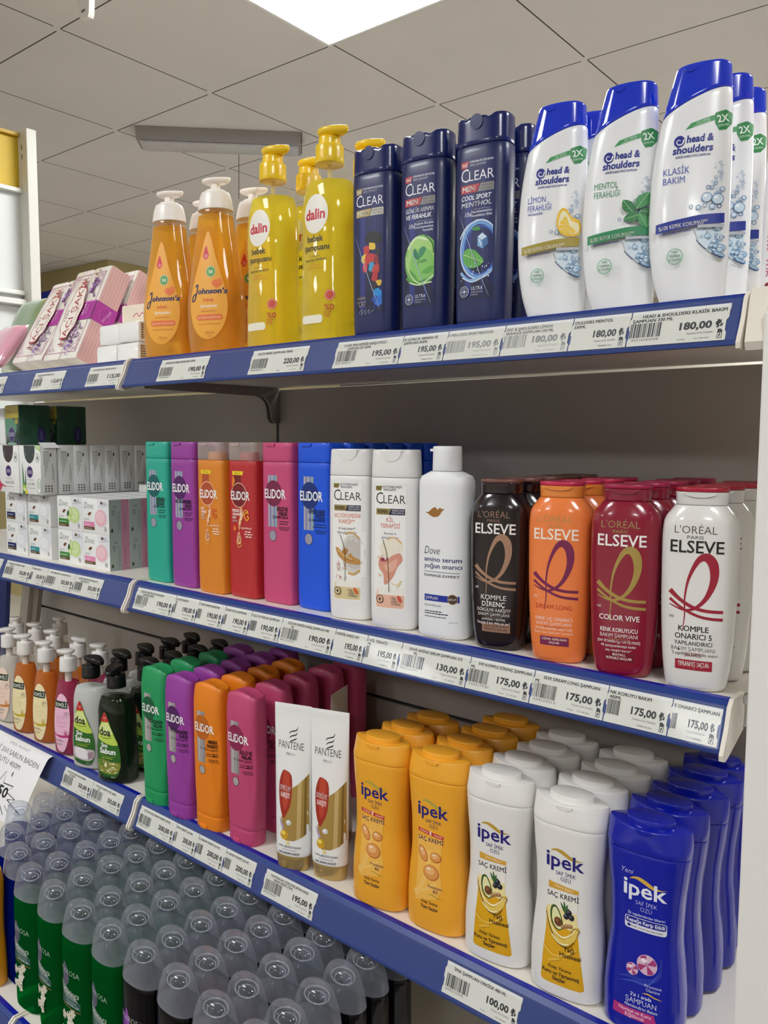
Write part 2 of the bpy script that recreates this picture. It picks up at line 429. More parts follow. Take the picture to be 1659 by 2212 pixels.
# ---------------------------------------------------------------- ceiling lights
glow = emit(PANEL_COLOR, PANEL_POWER)
framem = M('e8e6e2', 0.5)
def light_panel(i, j, label):
    x, y = ceil_xy(i-0.5, j+0.5)
    t = thing('ceiling_light_panel', label, 'ceiling light', (x, y, CEIL), CA, 'square ceiling light panels')
    h = 0.286
    p = MB().box((-h, -h, -0.006), (h, h, -0.004)).done('diffuser', [glow], t, 0)
    f = MB()
    for a, b in (((-0.297, -0.297), (0.297, -h)), ((-0.297, h), (0.297, 0.297)), ((-0.297, -h), (-h, h)), ((h, -h), (0.297, h))):
        f.box((a[0], a[1], -0.009), (b[0], b[1], -0.0005))
    f.done('frame', [framem], t, 0)
light_panel(0, 1, 'square glowing ceiling panel seen above the yellow bottles')
for i, j, s in ((-4, 1, 'in the aisle behind the camera'), (-4, 5, 'in the aisle right of the camera'), (-4, -3, 'in the aisle far left of the camera'),
                (-4, -7, 'added for fill light in the aisle at the far left end'), (-8, 1, 'added for fill light over the aisle behind the photographer'), (-8, 5, 'added for fill light over the aisle behind, to the right'), (-8, -3, 'added for fill light over the aisle behind, to the left'), (-8, -7, 'added for fill light over the aisle behind, far left'),
                (4, 1, 'added for fill light over the aisle beyond, hidden by the white bottles'), (4, 5, 'added for fill light over the aisle beyond, right of the view'), (8, 1, 'added for fill light two aisles beyond, hidden by the bottles'),
                (0, 5, 'right of the white end panel, outside the view'), (0, -4, 'over the next aisle left of the view')):
    light_panel(i, j, 'square glowing ceiling panel '+s)  # the outlying rows are unseen panels added to brighten the ceiling
# old fluorescent fitting on the ceiling, not lit
t = thing('fluorescent_fitting', 'grey unlit fluorescent light fitting fixed diagonally on the ceiling', 'ceiling light', (-1.60, 1.475, CEIL), math.radians(46))
hl = 0.335
MB().prism([(-0.072, -0.001), (0.072, -0.001), (0.062, -0.050), (-0.062, -0.050)], 'x', -hl, hl).done('housing', [M('9b9693', 0.5)], t)
f = MB().box((-hl+.012, -0.056, -0.058), (hl-.012, 0.056, -0.050), 0.003)
for k in range(40):
    x = -hl+.02+k*(2*hl-.04)/39; f.box((x-.002, -0.0565, -0.0590), (x+.002, 0.0565, -0.0515))
f.done('ribbed_diffuser', [M('c2c1c4', 0.3)], t)
MB().box((hl, -0.070, -0.040), (hl+.004, 0.070, -0.001)).done('end_plate', [M('5a5654', .5)], t, 0)
tag(MB().tube([(-1.7085, 1.66, 1.316), (-1.7053, 1.66, CEIL)], 0.0016, 6).done('hanging_wire', [M('6a6662', .5)]), 'thin grey wire hanging down from the ceiling below the unlit fitting', 'wire')
hx, hy = -0.797, 0.40
t = thing('ceiling_hanger', 'white tapered plastic hanger coming down from the ceiling at the top left', 'hanger', (hx, hy, CEIL))
MB().prism([(-0.046, -0.001), (0.046, -0.001), (0.030, -0.185), (0.024, -0.194), (-0.014, -0.186), (-0.022, -0.176)], 'y', -0.008, 0.008).done('hanger_arm', [M('dedbd6', .35, spec=.6)], t)
MB().box((-0.004, -0.0095, -0.176), (0.012, -0.008, -0.171)).done('slot', [M('77706a', .6)], t, 0)
# ================================================================ shelving
creamm = M('e6dfd2', 0.45, bump=.02, bscale=30); deckm = M('ebe5da', 0.4); panelm = M('a9a29a', 0.55, bump=0.03, bscale=90)
postm = M('37332f', 0.6); bluem = M('10347e', 0.4, spec=.5); bluetop = M('0f1f9a', 0.3)
coverm = clear('#fafbfd', 0.012, 0.06, 'clear_rail_cover', edge=.04, refl=.004, graz=.07)
for sx, xa, xb in (('left', -1.004, -0.0035), ('right', 0.0035, 1.012)):
    for sz, za, zb in (('upper', -0.2235, Z1-0.033), ('lower', FLOOR+0.1, -0.2305)):
        o = MB().box((xa, D, za), (xb, D+0.008, zb), 0.001).done('back_panel', [panelm], smooth=0)
        tag(o, f'beige metal back panel, {sz} one behind the {"soap" if sx == "left" else "shampoo"} module', 'back panel', 'back panels of the shelving')
tag(MB().box((-1.01, D+.010, FLOOR), (1.012, D+.016, Z1-.033)).done('rear_sheet', [postm], smooth=0), 'dark rear sheet added to keep the gaps between back panels dark', 'panel')  # dark backing added so the panel gaps look shaded
for k, (x, s) in enumerate(((0.0, 'in the joint between the two modules'), (1.004, 'at the right end by the white end panel'), (-1.0, 'at the far left end of the soap module'))):
    m = MB().box((x-.0028, D+.0005, FLOOR), (x+.0028, D+.0095, Z1-.033))
    tag(m.done('slotted_upright', [postm], smooth=0), 'dark slotted upright '+s, 'upright post', 'uprights of the shelving')
RAILP = [(0.009, 0.0012), (0.001, 0.0012), (-0.0045, -0.0040), (-0.0185, -0.0415), (-0.0215, -0.0425), (-0.0215, -0.0460), (-0.0140, -0.0460), (-0.0020, -0.0100), (0.009, -0.0040)]
_q = Vector((0, -0.014, -0.0375)); RLEN = _q.length; RDOWN = _q.normalized(); ROUT = Vector((0, RDOWN.z, -RDOWN.y))  # outward normal of the rail face
def end_cap(x0, x1, mb):
    return mb.prism([(0.030, 0.0035), (-0.002, 0.0035), (-0.0095, -0.0035), (-0.0155, -0.022), (-0.0275, -0.0445), (-0.0265, -0.0500), (-0.0200, -0.0520), (-0.0120, -0.0500), (0.030, -0.034)], 'x', x0, x1)
def shelf(x0, x1, z, y0, label, brackets=(), thick=0.030):
    t = thing('shelf', label, 'shelf', ((x0+x1)/2, y0, z), 0, 'metal shelves of the gondola')
    a, b = x0-(x0+x1)/2, x1-(x0+x1)/2; dp = D-y0-.0005
    MB().box((a+.001, 0.009, -thick), (b-.001, dp, 0), 0.0015).done('deck', [deckm], t, 0)
    rail = MB().prism(RAILP, 'x', a+.006, b-.006).done('price_rail', [bluem], t, 20)
    MB().box((a+.006, 0.0008, 0.0010), (b-.006, 0.0088, 0.0020), 0.0004).done('rail_lip', [bluetop], rail, 0)
    c = MB(); o1 = Vector((0, -0.0045, -0.004))+ROUT*0.0022; o2 = o1+RDOWN*(RLEN+.001)
    p = [o1, o2, o2+ROUT*.0005, o1+ROUT*.0005]; c.prism([(v.y, v.z) for v in p], 'x', a+.008, b-.008)
    c.box((a+.008, o1.y-.0006, o1.z-.0014), (b-.008, o1.y+.0006, o1.z+.0006))
    c.box((a+.008, o2.y-.0028, o2.z-.0020), (b-.008, o2.y+.0004, o2.z))
    c.done('rail_cover', [coverm], rail, 0)
    for e in ((a+.0012, a+.0052), (b-.0052, b-.0012)):
        end_cap(e[0], e[1], MB()).done('end_cap', [creamm], t, 25)
    for bx in brackets:
        x = bx-(x0+x1)/2; m = MB()
        pr = [(0.03, -thick), (0.03, -0.045), (dp-.052, -0.047), (dp-.040, -0.050), (dp-.030, -0.058), (dp-.025, -0.068), (dp-.021, -0.092), (dp-.014, -0.099), (dp-.001, -0.100), (dp-.001, -thick)]
        m.prism(pr, 'x', x-.0015, x+.0015).done('bracket', [M('8d857e', .5)], t, 30)
    return t
for nm, z in (('top', Z1), ('middle', Z2), ('lower', Z3)):
    shelf(-1.0, 0.0, z, 0.0, f'{nm} white metal shelf of the left module with blue price rail', (-.006,) if nm == 'top' else ())
    shelf(0.0, 1.0, z, 0.0, f'{nm} white metal shelf of the right module with blue price rail', (0.006,) if nm == 'top' else ())
shelf(-1.0, 0.0, Z4, Y4, 'deep bottom shelf of the left module holding shower gels')
shelf(0.0, 1.0, Z4, Y4, 'deep bottom shelf of the right module holding dark shower gels')
# hook on the right end of the middle shelf
MB().tube([(1.0045, .012, -.002), (1.0045, .010, .004), (1.0045, .016, .006), (1.0045, .018, -.012), (1.0045, .0155, -.026)], .0016, 8).done('wire_hook', [M('c8c6c2', .25, .9)])
tag(bpy.data.objects['wire_hook'], 'small bent metal hook on the right end of the middle shelf', 'hook')
# white end panel and the neighbouring bay
o = MB().box((1.0185, -0.030, FLOOR), (1.62, 0.012, Z1-.020), .002).done('end_panel', [M('eceae6', .4, bump=.015, bscale=20)], smooth=0)
tag(o, 'tall smooth white panel closing the right end of the shelves', 'panel')
t = thing('shelf', 'white shelf of the neighbouring bay above the white end panel', 'shelf', (1.32, 0, Z1), 0, 'metal shelves of the gondola')
MB().box((-.30, -0.012, -.019), (.30, D, 0), .002).done('deck', [creamm], t, 0)
MB().prism([(0.03, .004), (-0.012, .004), (-0.017, -.004), (-0.0275, -.045), (-0.024, -.052), (0.0, -.050), (0.03, -.03)], 'x', -.3175, -.3015).done('end_cap', [creamm], t, 25)
# ---------------------------------------------------------------- far shelving unit at the left
t = thing('wall_shelf_unit', 'far grey white shelving unit with a yellow header board at the left', 'shelving unit', (-1.3, 0.0, FLOOR)); B = -FLOOR
def rel(a, b): return (a[0]+1.3, a[1], a[2]+B), (b[0]+1.3, b[1], b[2]+B)
gm = M('cfd2cf', .5); pm = M('d8d8d2', .45)
MB().box(*rel((-1.31, -1.6, 1.006), (-1.30, .4585, 1.160))).done('header_board', [M('c9a81c', .55, bump=.02, bscale=15)], t, 0)
MB().box(*rel((-1.312, -1.6, 1.160), (-1.288, .4585, 1.172)), .002).done('header_trim', [M('b58f14', .5)], t, 0)
MB().box(*rel((-1.312, -1.6, 0.993), (-1.280, .4585, 1.006)), .002).done('frame_rail', [pm], t, 0)
MB().box(*rel((-1.312, -1.6, 0.686), (-1.280, .4585, 0.699)), .002).done('frame_rail', [pm], t, 0)
MB().box(*rel((-1.31, -1.6, 0.20), (-1.30, .4585, 0.993))).done('back_board', [gm], t, 0)
MB().box(*rel((-1.312, -1.6, 0.655), (-1.272, .4585, 0.672)), .002).done('frame_rail', [pm], t, 0)
po = MB().box(*rel((-1.300, .4586, FLOOR), (-1.247, .490, 1.178)), .002)
po.done('post', [M('c6c4ba', .5)], t, 0)
for z in (1.120, 1.092):
    MB().box(*rel((-1.279, .4578, z), (-1.276, .4588, z+.014))).done('slot', [M('4a4741', .8)], t, 0)
tag(MB().box((-5.6, 2.33, 1.10), (-4.55, 2.36, 1.345), .004).done('wall_sign', [M('12259a', .5)], smooth=0), 'plain dark blue sign board on the far wall behind the soap packs', 'sign')
# leaning strips between the left module end and the next unit
for nm, lb, p0, p1, wd, c in (('rail_strip', 'dark blue plastic rail strip leaning at the far left', (-1.079, .27, -.06), (-1.225, .27, -1.0), .075, '1d2a63'),
                              ('upright_strip', 'pale grey metal strip leaning beside the blue rail strip', (-.912, .27, -.04), (-1.003, .27, -.384), .040, '9f968b'),
                              ('metal_strip', 'darker grey metal strip leaning at the left edge of the back panel', (-.874, .28, -.04), (-.966, .28, -.384), .028, '847b71')):
    a, b = Vector(p0), Vector(p1); m = MB(); d = (a-b).normalized(); s = Vector((d.z, 0, -d.x))*wd/2
    m.prism([((q).x, (q).z) for q in (a-s, a+s, b+s, b-s)], 'y', p0[1]-.006, p0[1]+.006)
    tag(m.done(nm, [M(c, .45)], smooth=0), lb, 'metal strip' if 'rail' not in nm else 'plastic strip')
# ================================================================ bottles: shared helpers
NF = 56
def tab(parent, name, cx, zc, pts, y0, y1, mat, bev=0):   # raised flap on a front: outline in mm
    host = [c for c in parent.children if c.name.split('.')[0] in ('cap', 'neck')]        # a flap belongs to its cap
    return MB().prism([((cx+x)/1000, (zc+z)/1000) for x, z in pts], 'y', y0/1000, y1/1000).done(name, [mat], host[0] if host else parent, 25)
def arcpts(w, h, top=0, n=14):                            # half ellipse hanging down
    return [(w*math.cos(math.pi+math.pi*k/n), top+h*math.sin(math.pi+math.pi*k/n)) for k in range(n+1)]
def part(name, me, mat, parent): return link(name, me, parent, [mat])
WHITE = '#f4f4f2'
# ---------------------------------------------------------------- straight square-shouldered shampoo bottles
def facet(x, y, z):
    if z < 112:
        w_ = 31.5-(112-z)/112*13
        y = max(y, -20+max(0, abs(x)-w_)*0.42) if y < 0 else y
    return x, y, z
_sb = None
def square_bottle(label, loc, color, design, group=None, capmat=None, rot=0, dark='#0d2b2b'):
    global _sb
    t = thing('shampoo_bottle', label, 'shampoo bottle', loc, rot, group)
    if not _sb:
        p = sym([(0, 31.5, 19, 5), (8, 33, 20, 5), (120, 33, 20, 5), (245, 33, 20, 5)])
        _sb = (lofty(p, 0, 213, 24, NF, facet, 3, 1.2), lofty(p, 213.4, 241.5, 4, NF, None, .5, 2))
    pm = M(color, .38, coat=.15)
    b = part('body', _sb[0].copy(), pm, t); c = part('cap', _sb[1].copy(), capmat or pm, t)
    tab(t, 'flip_tab', -9, 237.6, [(-10, 2.2), (10, 2.2), (9, -1.6), (-9, -1.6)], -21.8, -18, capmat or pm)
    if capmat: part('neck', lofty(cyl_prof([(212, 15), (226, 14.5)]), 211, 226, 3, 28, None, 0, .8), pm, t)
    a = Art(); design(a); a.wrap('label', [b], t)
    return t
def elidor(oval, lines, small, ink='#10201f', w0=33):
    def f(a):
        a.R(-15, 116, 5, 193, 'm#b9b8bd'); a.R(-11, 116, -8, 193, 'm#8f86c8'); a.R(-3, 116, 0, 193, 'm#7f8fd0'); a.R(2, 116, 4, 193, 'm#8ab6b0')
        a.E(-3, 166, 18, 19.5, oval, n=32)
        a.T('ELiDOR', -23, 158.8, 13, WHITE, 46, 'L', .022)
        v = 143
        for s in lines: a.T(s, 26, v-2.4, 5.4, ink, 41 if len(s) > 13 else 2.35*len(s)+3, 'R', .05); v -= 6.6
        a.T(small, 26, v-.8, 4, ink, 31, 'R', .015); v -= 5.6
        a.lines(26, v, 2.2, 22, 2, ink, 'R', seed=len(small)); v -= 8; a.lines(26, v, 1.3, 24, 3, ink, 'R', seed=3)
        a.E(-5, 103, 8, 8.5, ink); a.E(-5, 103, 7.4, 7.9, 'm#a9a6b8')
    return f
def superb(ring, side, flag):
    def f(a):
        a.R(-15, 164, 2, 196, ring); a.P([(-18, 191), (6, 191), (8, 197), (-18, 197)], '#f2d322'); a.T('400 ml', -6, 192.5, 3.2, '#5a4a10', 13)
        a.E(-3, 160, 18.5, 19.5, '#f6c9a8', n=32); a.E(-3, 160, 17.3, 18.3, ring, n=32)
        a.T('ELiDOR', -22, 153, 12.6, WHITE, 44, 'L', .022)
        a.S([(2, 141, 5), (4, 130, 7), (-1, 118, 6), (-3, 106, 2)], 5, '#e8a06e'); a.S([(1, 138, 2), (2, 128, 3.4), (-1, 117, 3)], 3, '#f8d8bc')
        for k in range(7): a.E(1+2*math.sin(k*2.1), 136-4*k, 1.5, 1.8, ('#c2592c', '#fbe3cc')[k % 2], n=10)
        a.P([(-3, 104), (2, 92), (1, 86), (-3, 83.5), (-7, 86), (-8, 92)], '#f3c08a', 1); a.P([(-3, 101), (0, 92), (-.5, 88), (-3, 86), (-5.5, 88), (-6, 92)], '#b5512f', 1)
        for k in range(5): a.E(-3+1.6*math.sin(k*1.9), 96-2*k, .9, 1, '#fbe3cc', n=8)
        a.S([(-9, 89), (-6, 81), (0, 80), (4, 86)], 1.2, '#f0a040'); a.S([(-8, 86), (-4, 79), (3, 82)], .8, '#f7c070')
        a.S([(20, 133), (14, 134), (11, 128), (16, 122), (20, 126), (16, 129)], 2.4, '#f0a030' if flag else '#e0642a'); a.S([(19, 136), (11, 137), (8, 128)], 1.2, '#f7c060' if flag else '#e87a3a')
        if flag: a.P([(-16, 190), (-11, 183), (-14, 176), (-17, 170), (-18, 180)], '#e8842a', 1); a.P([(-13, 113), (-8, 108), (-12, 104), (-16, 107)], '#e8742a', 1)
        v = 134
        for s in side: a.T(s, -18, v, 3.8, '#fbe9dc', 2.0*len(s), 'L', .04); v -= 5.4
        a.T('ŞAMPUAN', -18, v+.6, 3, '#fbe9dc', 12, 'L', .02)
        a.T('superblend', 2, 108.5, 3.4, '#fbe9dc', 23, 'L'); a.lines(24, 103.5, 2.4, 14, 3, '#fbe9dc', 'R', seed=5)
    return f
frost_cap = clear('#f6f0ea', .2, .3, 'frosted_cap_plastic', '#efe4da', .5)
ELI = [('teal', (.0258, .0452), '#22ab93', elidor('#0d5c5e', ['BELİRGİN', 'BUKLELER'], 'ŞAMPUAN', '#0c2f2c'), None),
       ('purple', (.1026, .0431), '#9a3c9c', elidor('#4f1560', ['SAÇ DÖKÜLMELERİNE', 'KARŞI'], 'ŞAMPUAN', '#2a1030'), None),
       ('orange', (.1800, .0395), '#e08722', superb('#b64f28', ['SAÇI', 'ONARICI', 'BAKIM'], 0), frost_cap),
       ('red', (.2490, .0470), '#bb2a2e', superb('#7a1720', ['PÜRÜZSÜZ VE', 'CANLANDIRICI', 'BAKIM'], 1), frost_cap),
       ('pink', (.3238, .0512), '#cb4a7a', elidor('#7c2048', ['GÜÇLÜ VE', 'PARLAK'], 'ŞAMPUAN', '#3a0d22'), None),
       ('blue', (.3969, .0544), '#0a56e0', elidor('#0b2c78', ['KEPEĞE KARŞI', 'ETKİLİ'], '2Sİ 1 ARADA ŞAMPUAN', '#071d52'), None)]
GE = 'square shouldered shampoo bottles on the middle shelf'
for i, (nm, (x, y), c, d, cm) in enumerate(ELI):
    extra = ', frosted clear cap' if cm else ''
    p = square_bottle(f'{nm} square shouldered shampoo bottle{extra}, front of its row, middle shelf', (x, y, Z2), c, d, GE, cm)
    nb = {'blue': 5, 'pink': 2, 'purple': 2}.get(nm, 0)
    for k in range(nb):
        dup(p, (x+.002*(k % 2), y+.045*(k+1), Z2), 0, f'{nm} square shouldered shampoo bottle, {ordn(k+1)} in line from the front, behind the {nm} front one', GE, skip=('label',))
# ---------------------------------------------------------------- white women's shampoo
CAPW = M('#eceae8', .3, coat=.3)
_p = sym([(0, 30, 18.5, 3), (10, 32, 20, 3), (60, 33, 21, 3), (150, 33, 21, 3), (198, 32.6, 20.6, 3), (234, 31, 19.5, 3)])
_cwb, _cwc = lofty(_p, 0, 197.5, 24, NF, None, 4, 1), lofty(_p, 198, 233.5, 5, NF, None, .4, 2)
def clearlogo(a, v, ink, bar1, bar2, txt, h=12.5, w=41, u=-20.5):
    a.T('C', u, v, h*1.18, ink, 10.5, 'L', -.005); a.T('LEAR', u+11, v+.6, h*.86, ink, w-11, 'L', -.005)
def women(lines, sub, accent, fig):
    def f(a):
        a.R(-22, 27, 21, 188, '#f6f5f2', 3); a.R(-20.5, 29, 19.5, 52, accent[1], 3); a.R(-20.5, 46, 19.5, 56, '#f6f1e8')
        a.P([(-21, 181), (-13, 181), (-11, 187), (-21, 187)], '#8a7a3a'); a.T('YENİ', -16.5, 182.5, 3, '#2a2410', 7); a.T('EN İYİ KEPEK KARŞITI', -10, 184.6, 2.6, '#252c50', 26, 'L', .02); a.T('TEKNOLOJİMİZ', -10, 181, 2.6, '#252c50', 18, 'L', .02)
        clearlogo(a, 164, '#23211f', 0, 0, '')
        a.P([(-20, 150), (-2, 150), (1, 158), (-20, 158)], '#9a8a52'); a.P([(-2, 150), (20, 150), (20, 158), (1, 158)], '#1b2140')
        a.T('WOMEN', -11, 151.6, 4.6, '#26241c', 15, 'C', .02); a.T('KEPEĞE KARŞI', 10.5, 154.6, 2.3, '#e8e8f0', 16); a.T('ETKİLİ ŞAMPUAN', 10.5, 151.3, 2.3, '#e8e8f0', 16)
        v = 143
        for s in lines: a.T(s, 0, v-2, 5.4, accent[0], min(40, 3.4*len(s)), 'C'); v -= 8
        v -= 1.5
        for s in sub: a.T(s, 0, v-1, 3.3, '#32304a', min(30, 1.75*len(s))); v -= 5.4
        fig(a)
        a.E(-14, 40, 5.2, 5.4, '#3a2c1c'); a.E(-14, 40, 4.2, 4.4, accent[1]); a.R(-16.4, 39.3, -11.6, 40.7, '#3a2c1c'); a.R(-14.7, 37.4, -13.3, 42.6, '#3a2c1c')
        a.T('10x', 2, 40.5, 3.4, '#33291f', 7, 'L'); a.T('SÜPER', 2, 36.6, 2.8, '#33291f', 9, 'L'); a.T('VİTAMİN', 2, 33, 2.8, '#33291f', 13, 'L'); a.E(13.5, 41.5, 2.2, 5, accent[0], .5)
    return f
def fig_ginger(a):
    a.E(9, 92, 17, 27, '#d9d4cb'); a.E(11, 94, 14, 23, '#c9c4bd')
    a.R(19.8, 60, 27, 122, '#f6f5f2')
    for u, v, p in ((10, 116, 3), (14, 110, 2), (6, 112, 2)): a.O(u, v, p, p, .7, '#f2efe9')
    a.S([(-2, 118), (8, 121), (19, 113)], 2.2, '#cfa765'); a.S([(2, 66), (10, 64), (19, 70)], 3, '#d3a862')
    a.P([(-17, 100), (-10, 97), (-8, 92), (0, 88), (6, 93), (10, 88), (19, 84), (19, 78), (8, 78), (-2, 80), (-8, 84), (-14, 90)], '#c48f4d', 1)
    a.P([(-9, 92), (-3, 99), (2, 97), (-1, 90)], '#b77f3e', 1); a.S([(-14, 97), (-4, 89), (8, 84)], 1.4, '#e6c48c'); a.S([(0, 85), (10, 82)], 1.1, '#9a6a30')
    r = random.Random(3)
    for k in range(16):
        u, v = r.uniform(-17, 0), r.uniform(60, 82); a.S([(u, v), (u+r.uniform(-2, 4), v-r.uniform(2, 6))], .6, r.choice(('#c4703a', '#d9925a', '#a85a2c')), 0)
    a.S([(-10, 118), (-4, 100), (-2, 80), (-3, 54)], .8, '#6b6233')
def fig_clay(a):
    r = random.Random(5)
    a.E(2, 108, 17, 12, '#f3ead6', .3)
    a.O(7, 112, 2.5, 3, .6, '#fbf8f2'); a.S([(-4, 118), (6, 121), (16, 114)], 1.6, '#dfae70')
    a.P([(-14, 95), (-4, 93), (4, 98), (14, 101), (17, 92), (10, 82), (6, 72), (-2, 62), (-8, 60), (-9, 72), (-16, 82)], '#dd9a84', 1)
    a.P([(-9, 84), (0, 88), (10, 94), (8, 82), (0, 76)], '#eab39e', 1); a.E(-8, 92, 6, 2.6, '#b0465a', .2); a.E(-8, 92.3, 3.6, 1.2, '#7d2a3c', .2)
    for k in range(12): a.E(r.uniform(-17, 0), r.uniform(60, 105), r.uniform(.6, 2.4), r.uniform(.5, 1.6), r.choice(('#efd9b0', '#e8c9a4', '#f0cfc0')), r.uniform(0, 3), 9)
    a.S([(2, 62), (10, 60), (16, 66), (10, 56)], 1.4, '#ecd7a0'); a.S([(-10, 118), (-4, 98), (-2, 78), (-1, 50)], .9, '#6b6233')
for k, ((x, y), ls, sb, ac, fg, dsc) in enumerate((((.4752, .0395), ['SAÇ DÖKÜLMESİNE', 'KARŞI**'], ['10 kata kadar**', 'daha güçlü saçlar'], ('#d8652e', '#e3cf9c'), fig_ginger, 'a ginger root picture, beside the blue bottle'),
                                          ((.5570, .0330), ['KİL', 'TERAPİSİ'], ['Arınmış ve', 'yumuşak saçlar'], ('#d2553c', '#f0bfa6'), fig_clay, 'a pink clay picture, beside the tall round-necked white bottle'))):
    t = thing('shampoo_bottle', f'white shampoo bottle with {dsc}', 'shampoo bottle', (x, y, Z2), .28, 'white flip top shampoo bottles on the middle shelf')
    b = part('body', _cwb.copy(), M('#efeeec', .32, coat=.2, sss=.1), t); part('cap', _cwc.copy(), CAPW, t)
    tab(t, 'flip_tab', 0, 231, arcpts(14, 13)+[(17, 1.2), (-17, 1.2)], -20.6, -18, CAPW)
    a = Art(); women(ls, sb, ac, fg)(a); a.wrap('label', [b], t)
# ---------------------------------------------------------------- tall white bottle with round neck
t = thing('shampoo_bottle', 'tall plain white shampoo bottle with round neck cap and a bronze bird emblem', 'shampoo bottle', (.6365, .0349, Z2), .12)
wm = M('#eeeff0', .42)
_p = sym([(0, 33, 20, 2.6), (8, 35.5, 22, 2.6), (100, 36, 22, 2.6), (192, 36, 22, 2.6), (201, 33.5, 20.5, 2.5), (206, 25, 18.5, 2.2), (208, 19, 18, 2)])
b = part('body', lofty(_p, 0, 207.5, 34, NF, None, 4, .3), wm, t)
part('cap', lofty(cyl_prof([(208, 18.4), (239, 17.9)]), 208, 238.5, 4, 40, None, .6, 1.6), wm, t)
tab(t, 'flip_tab', -14, 233.5, [(-2.5, 1.5), (5, 1.5), (5, -1.5), (-2.5, -1.5)], -14.5, -10, wm)
a = Art()
a.P([(-19, 157.5), (-14, 158), (-9, 162), (-4, 164), (-1, 161), (2, 163.5), (6, 162), (9, 162.5), (5, 159), (1, 153.5), (-6, 151.8), (-12, 154), (-15, 156)], 'm#a9743c', 3)
a.wrap('emblem', [b], t, eps=.2); em = a; a = Art(); 0 and a.S([(-16, 158), (-8, 158.6), (-2, 159), (1, 162)], .8, WHITE);
a.T('Dove', -20, 106, 9.5, '#22222c', 22, 'L', -.01, .22)
a.T('amino serum', -20, 97, 5.6, '#1b2a6c', 50, 'L', .01); a.T('yoğun onarıcı', -20, 88.8, 5.6, '#1b2a6c', 50, 'L', .01)
a.R(-20, 83.8, 28, 84.4, '#4a4c58'); a.T('DAMAGE EXPERT', -20, 78, 3, '#33343c', 48, 'L', .01)
a.R(-19, 47.5, 28, 55.5, '#1a2f9c'); a.T('ŞAMPUAN', -17.5, 49.5, 3.8, WHITE, 18, 'L', .02); a.E(20, 51.5, 6.2, 6.4, 'm#c0a070'); a.E(20, 51.5, 5.4, 5.6, '#4a3524'); a.T('BIO-P', 20, 50, 2.8, WHITE, 8.5)
a.T('BIO PROTEIN CARE', -18.5, 41, 2.2, '#6d7078', 24, 'L'); a.lines(-18.5, 34, 1.7, 36, 2, '#26284a', seed=4); a.lines(-18.5, 27.5, 1.5, 30, 1, '#55586a', seed=6); a.T('66647548', 16, 22, 1.5, '#8a8c92', 10, 'L')
for k, s in enumerate('uəʌəs'): a.T(s, -30.5, 70-9*k, 6, '#d9dadb', 4, 'C', 0, 0, 1.5)
a.wrap('label', [b], t)
# ---------------------------------------------------------------- ribbon-logo shampoos with flat lids
_eb = sym([(0, 27, 17, 2.5), (8, 29.5, 19, 2.6), (40, 33, 21, 2.7), (100, 35.5, 22.5, 2.7), (150, 36, 22.5, 2.7), (166, 35, 22, 2.7), (172, 33, 21, 2.7), (180, 27, 19, 2.6), (184, 24, 18, 2.6)])
_ec = sym([(184, 24, 18, 2.7), (196, 24.6, 18.4, 2.7), (201, 24.8, 18.6, 2.7)])
_ebm, _ecm, _elm = lofty(_eb, 0, 183.6, 34, NF, None, 4, .3), lofty(_ec, 184, 196.5, 4, NF, None, .3, .3), lofty(_ec, 196.8, 201, 2, NF, None, .6, 1.2)
def elseve(c):
    def f(a):
        k = c
        a.T("L'ORÉAL", -3, 156.6, 7.4, k['lo'], 39, 'C', -.008); a.T('PARIS', -3, 151.4, 3.2, k['lo'], 15, 'C')
        P1 = [(-12, 60, .5), (-10.5, 78, 1.2), (-11, 92, 1.6), (-8, 112, 2.6), (0, 130, 5), (8, 134, 8.5), (14, 127, 9), (15, 112, 7), (9, 95, 4.4), (-1, 84, 3), (-12, 81.5, 2), (-25, 86, 1)]
        a.S(P1, 2, k['rib'], 7)
        a.S([(-25, 100, 5), (-16, 92, 3.6), (-4, 85, 3.4), (8, 82, 3.2), (24, 81.5, 3)], 3, k['rib'], 6); a.S([(-25, 91.5, 3), (-16, 85, 2.4), (-4, 78.5, 2.6), (8, 75, 2.8), (24, 74, 3)], 3, k['rib'], 6)
        a.T('ELSEVE', -1.5, 138, 11.6, k['el'], 49, 'C', .012); a.T('YENİ', -23, 73, 2.2, k['txt'], 4.5, 'C')
        v = 66
        for s, h, w_, bb in k['name']: a.T(s, -2, v-h, h, k['nc'], w_, 'C', bb); v -= h*1.42
        v -= k.get('gap', 1.5)
        for s, h, w_, bb in k['sub']: a.T(s, -2, v-h, h, k['txt'], w_, 'C', bb); v -= h*1.45
        a.R(-13, v-.2, 9, v+.2, k['rib']); v -= 1.2
        for s, h, w_, bb in k['fine']: a.T(s, -2, v-h, h, k['fc'], w_, 'C', bb); v -= h*1.75
        b0 = k['box']; a.R(b0[0], b0[1], b0[2], b0[3], b0[4])
        n = len(b0[5])
        for q, s in enumerate(b0[5]): a.T(s, (b0[0]+b0[2])/2, b0[3]-(q+1)*(b0[3]-b0[1])/(n+.55), (b0[3]-b0[1])/n*.48, b0[6], (b0[2]-b0[0])*.86*len(s)/max(map(len, b0[5])), 'C', .012)
    return f
W_ = '#f6f1ee'
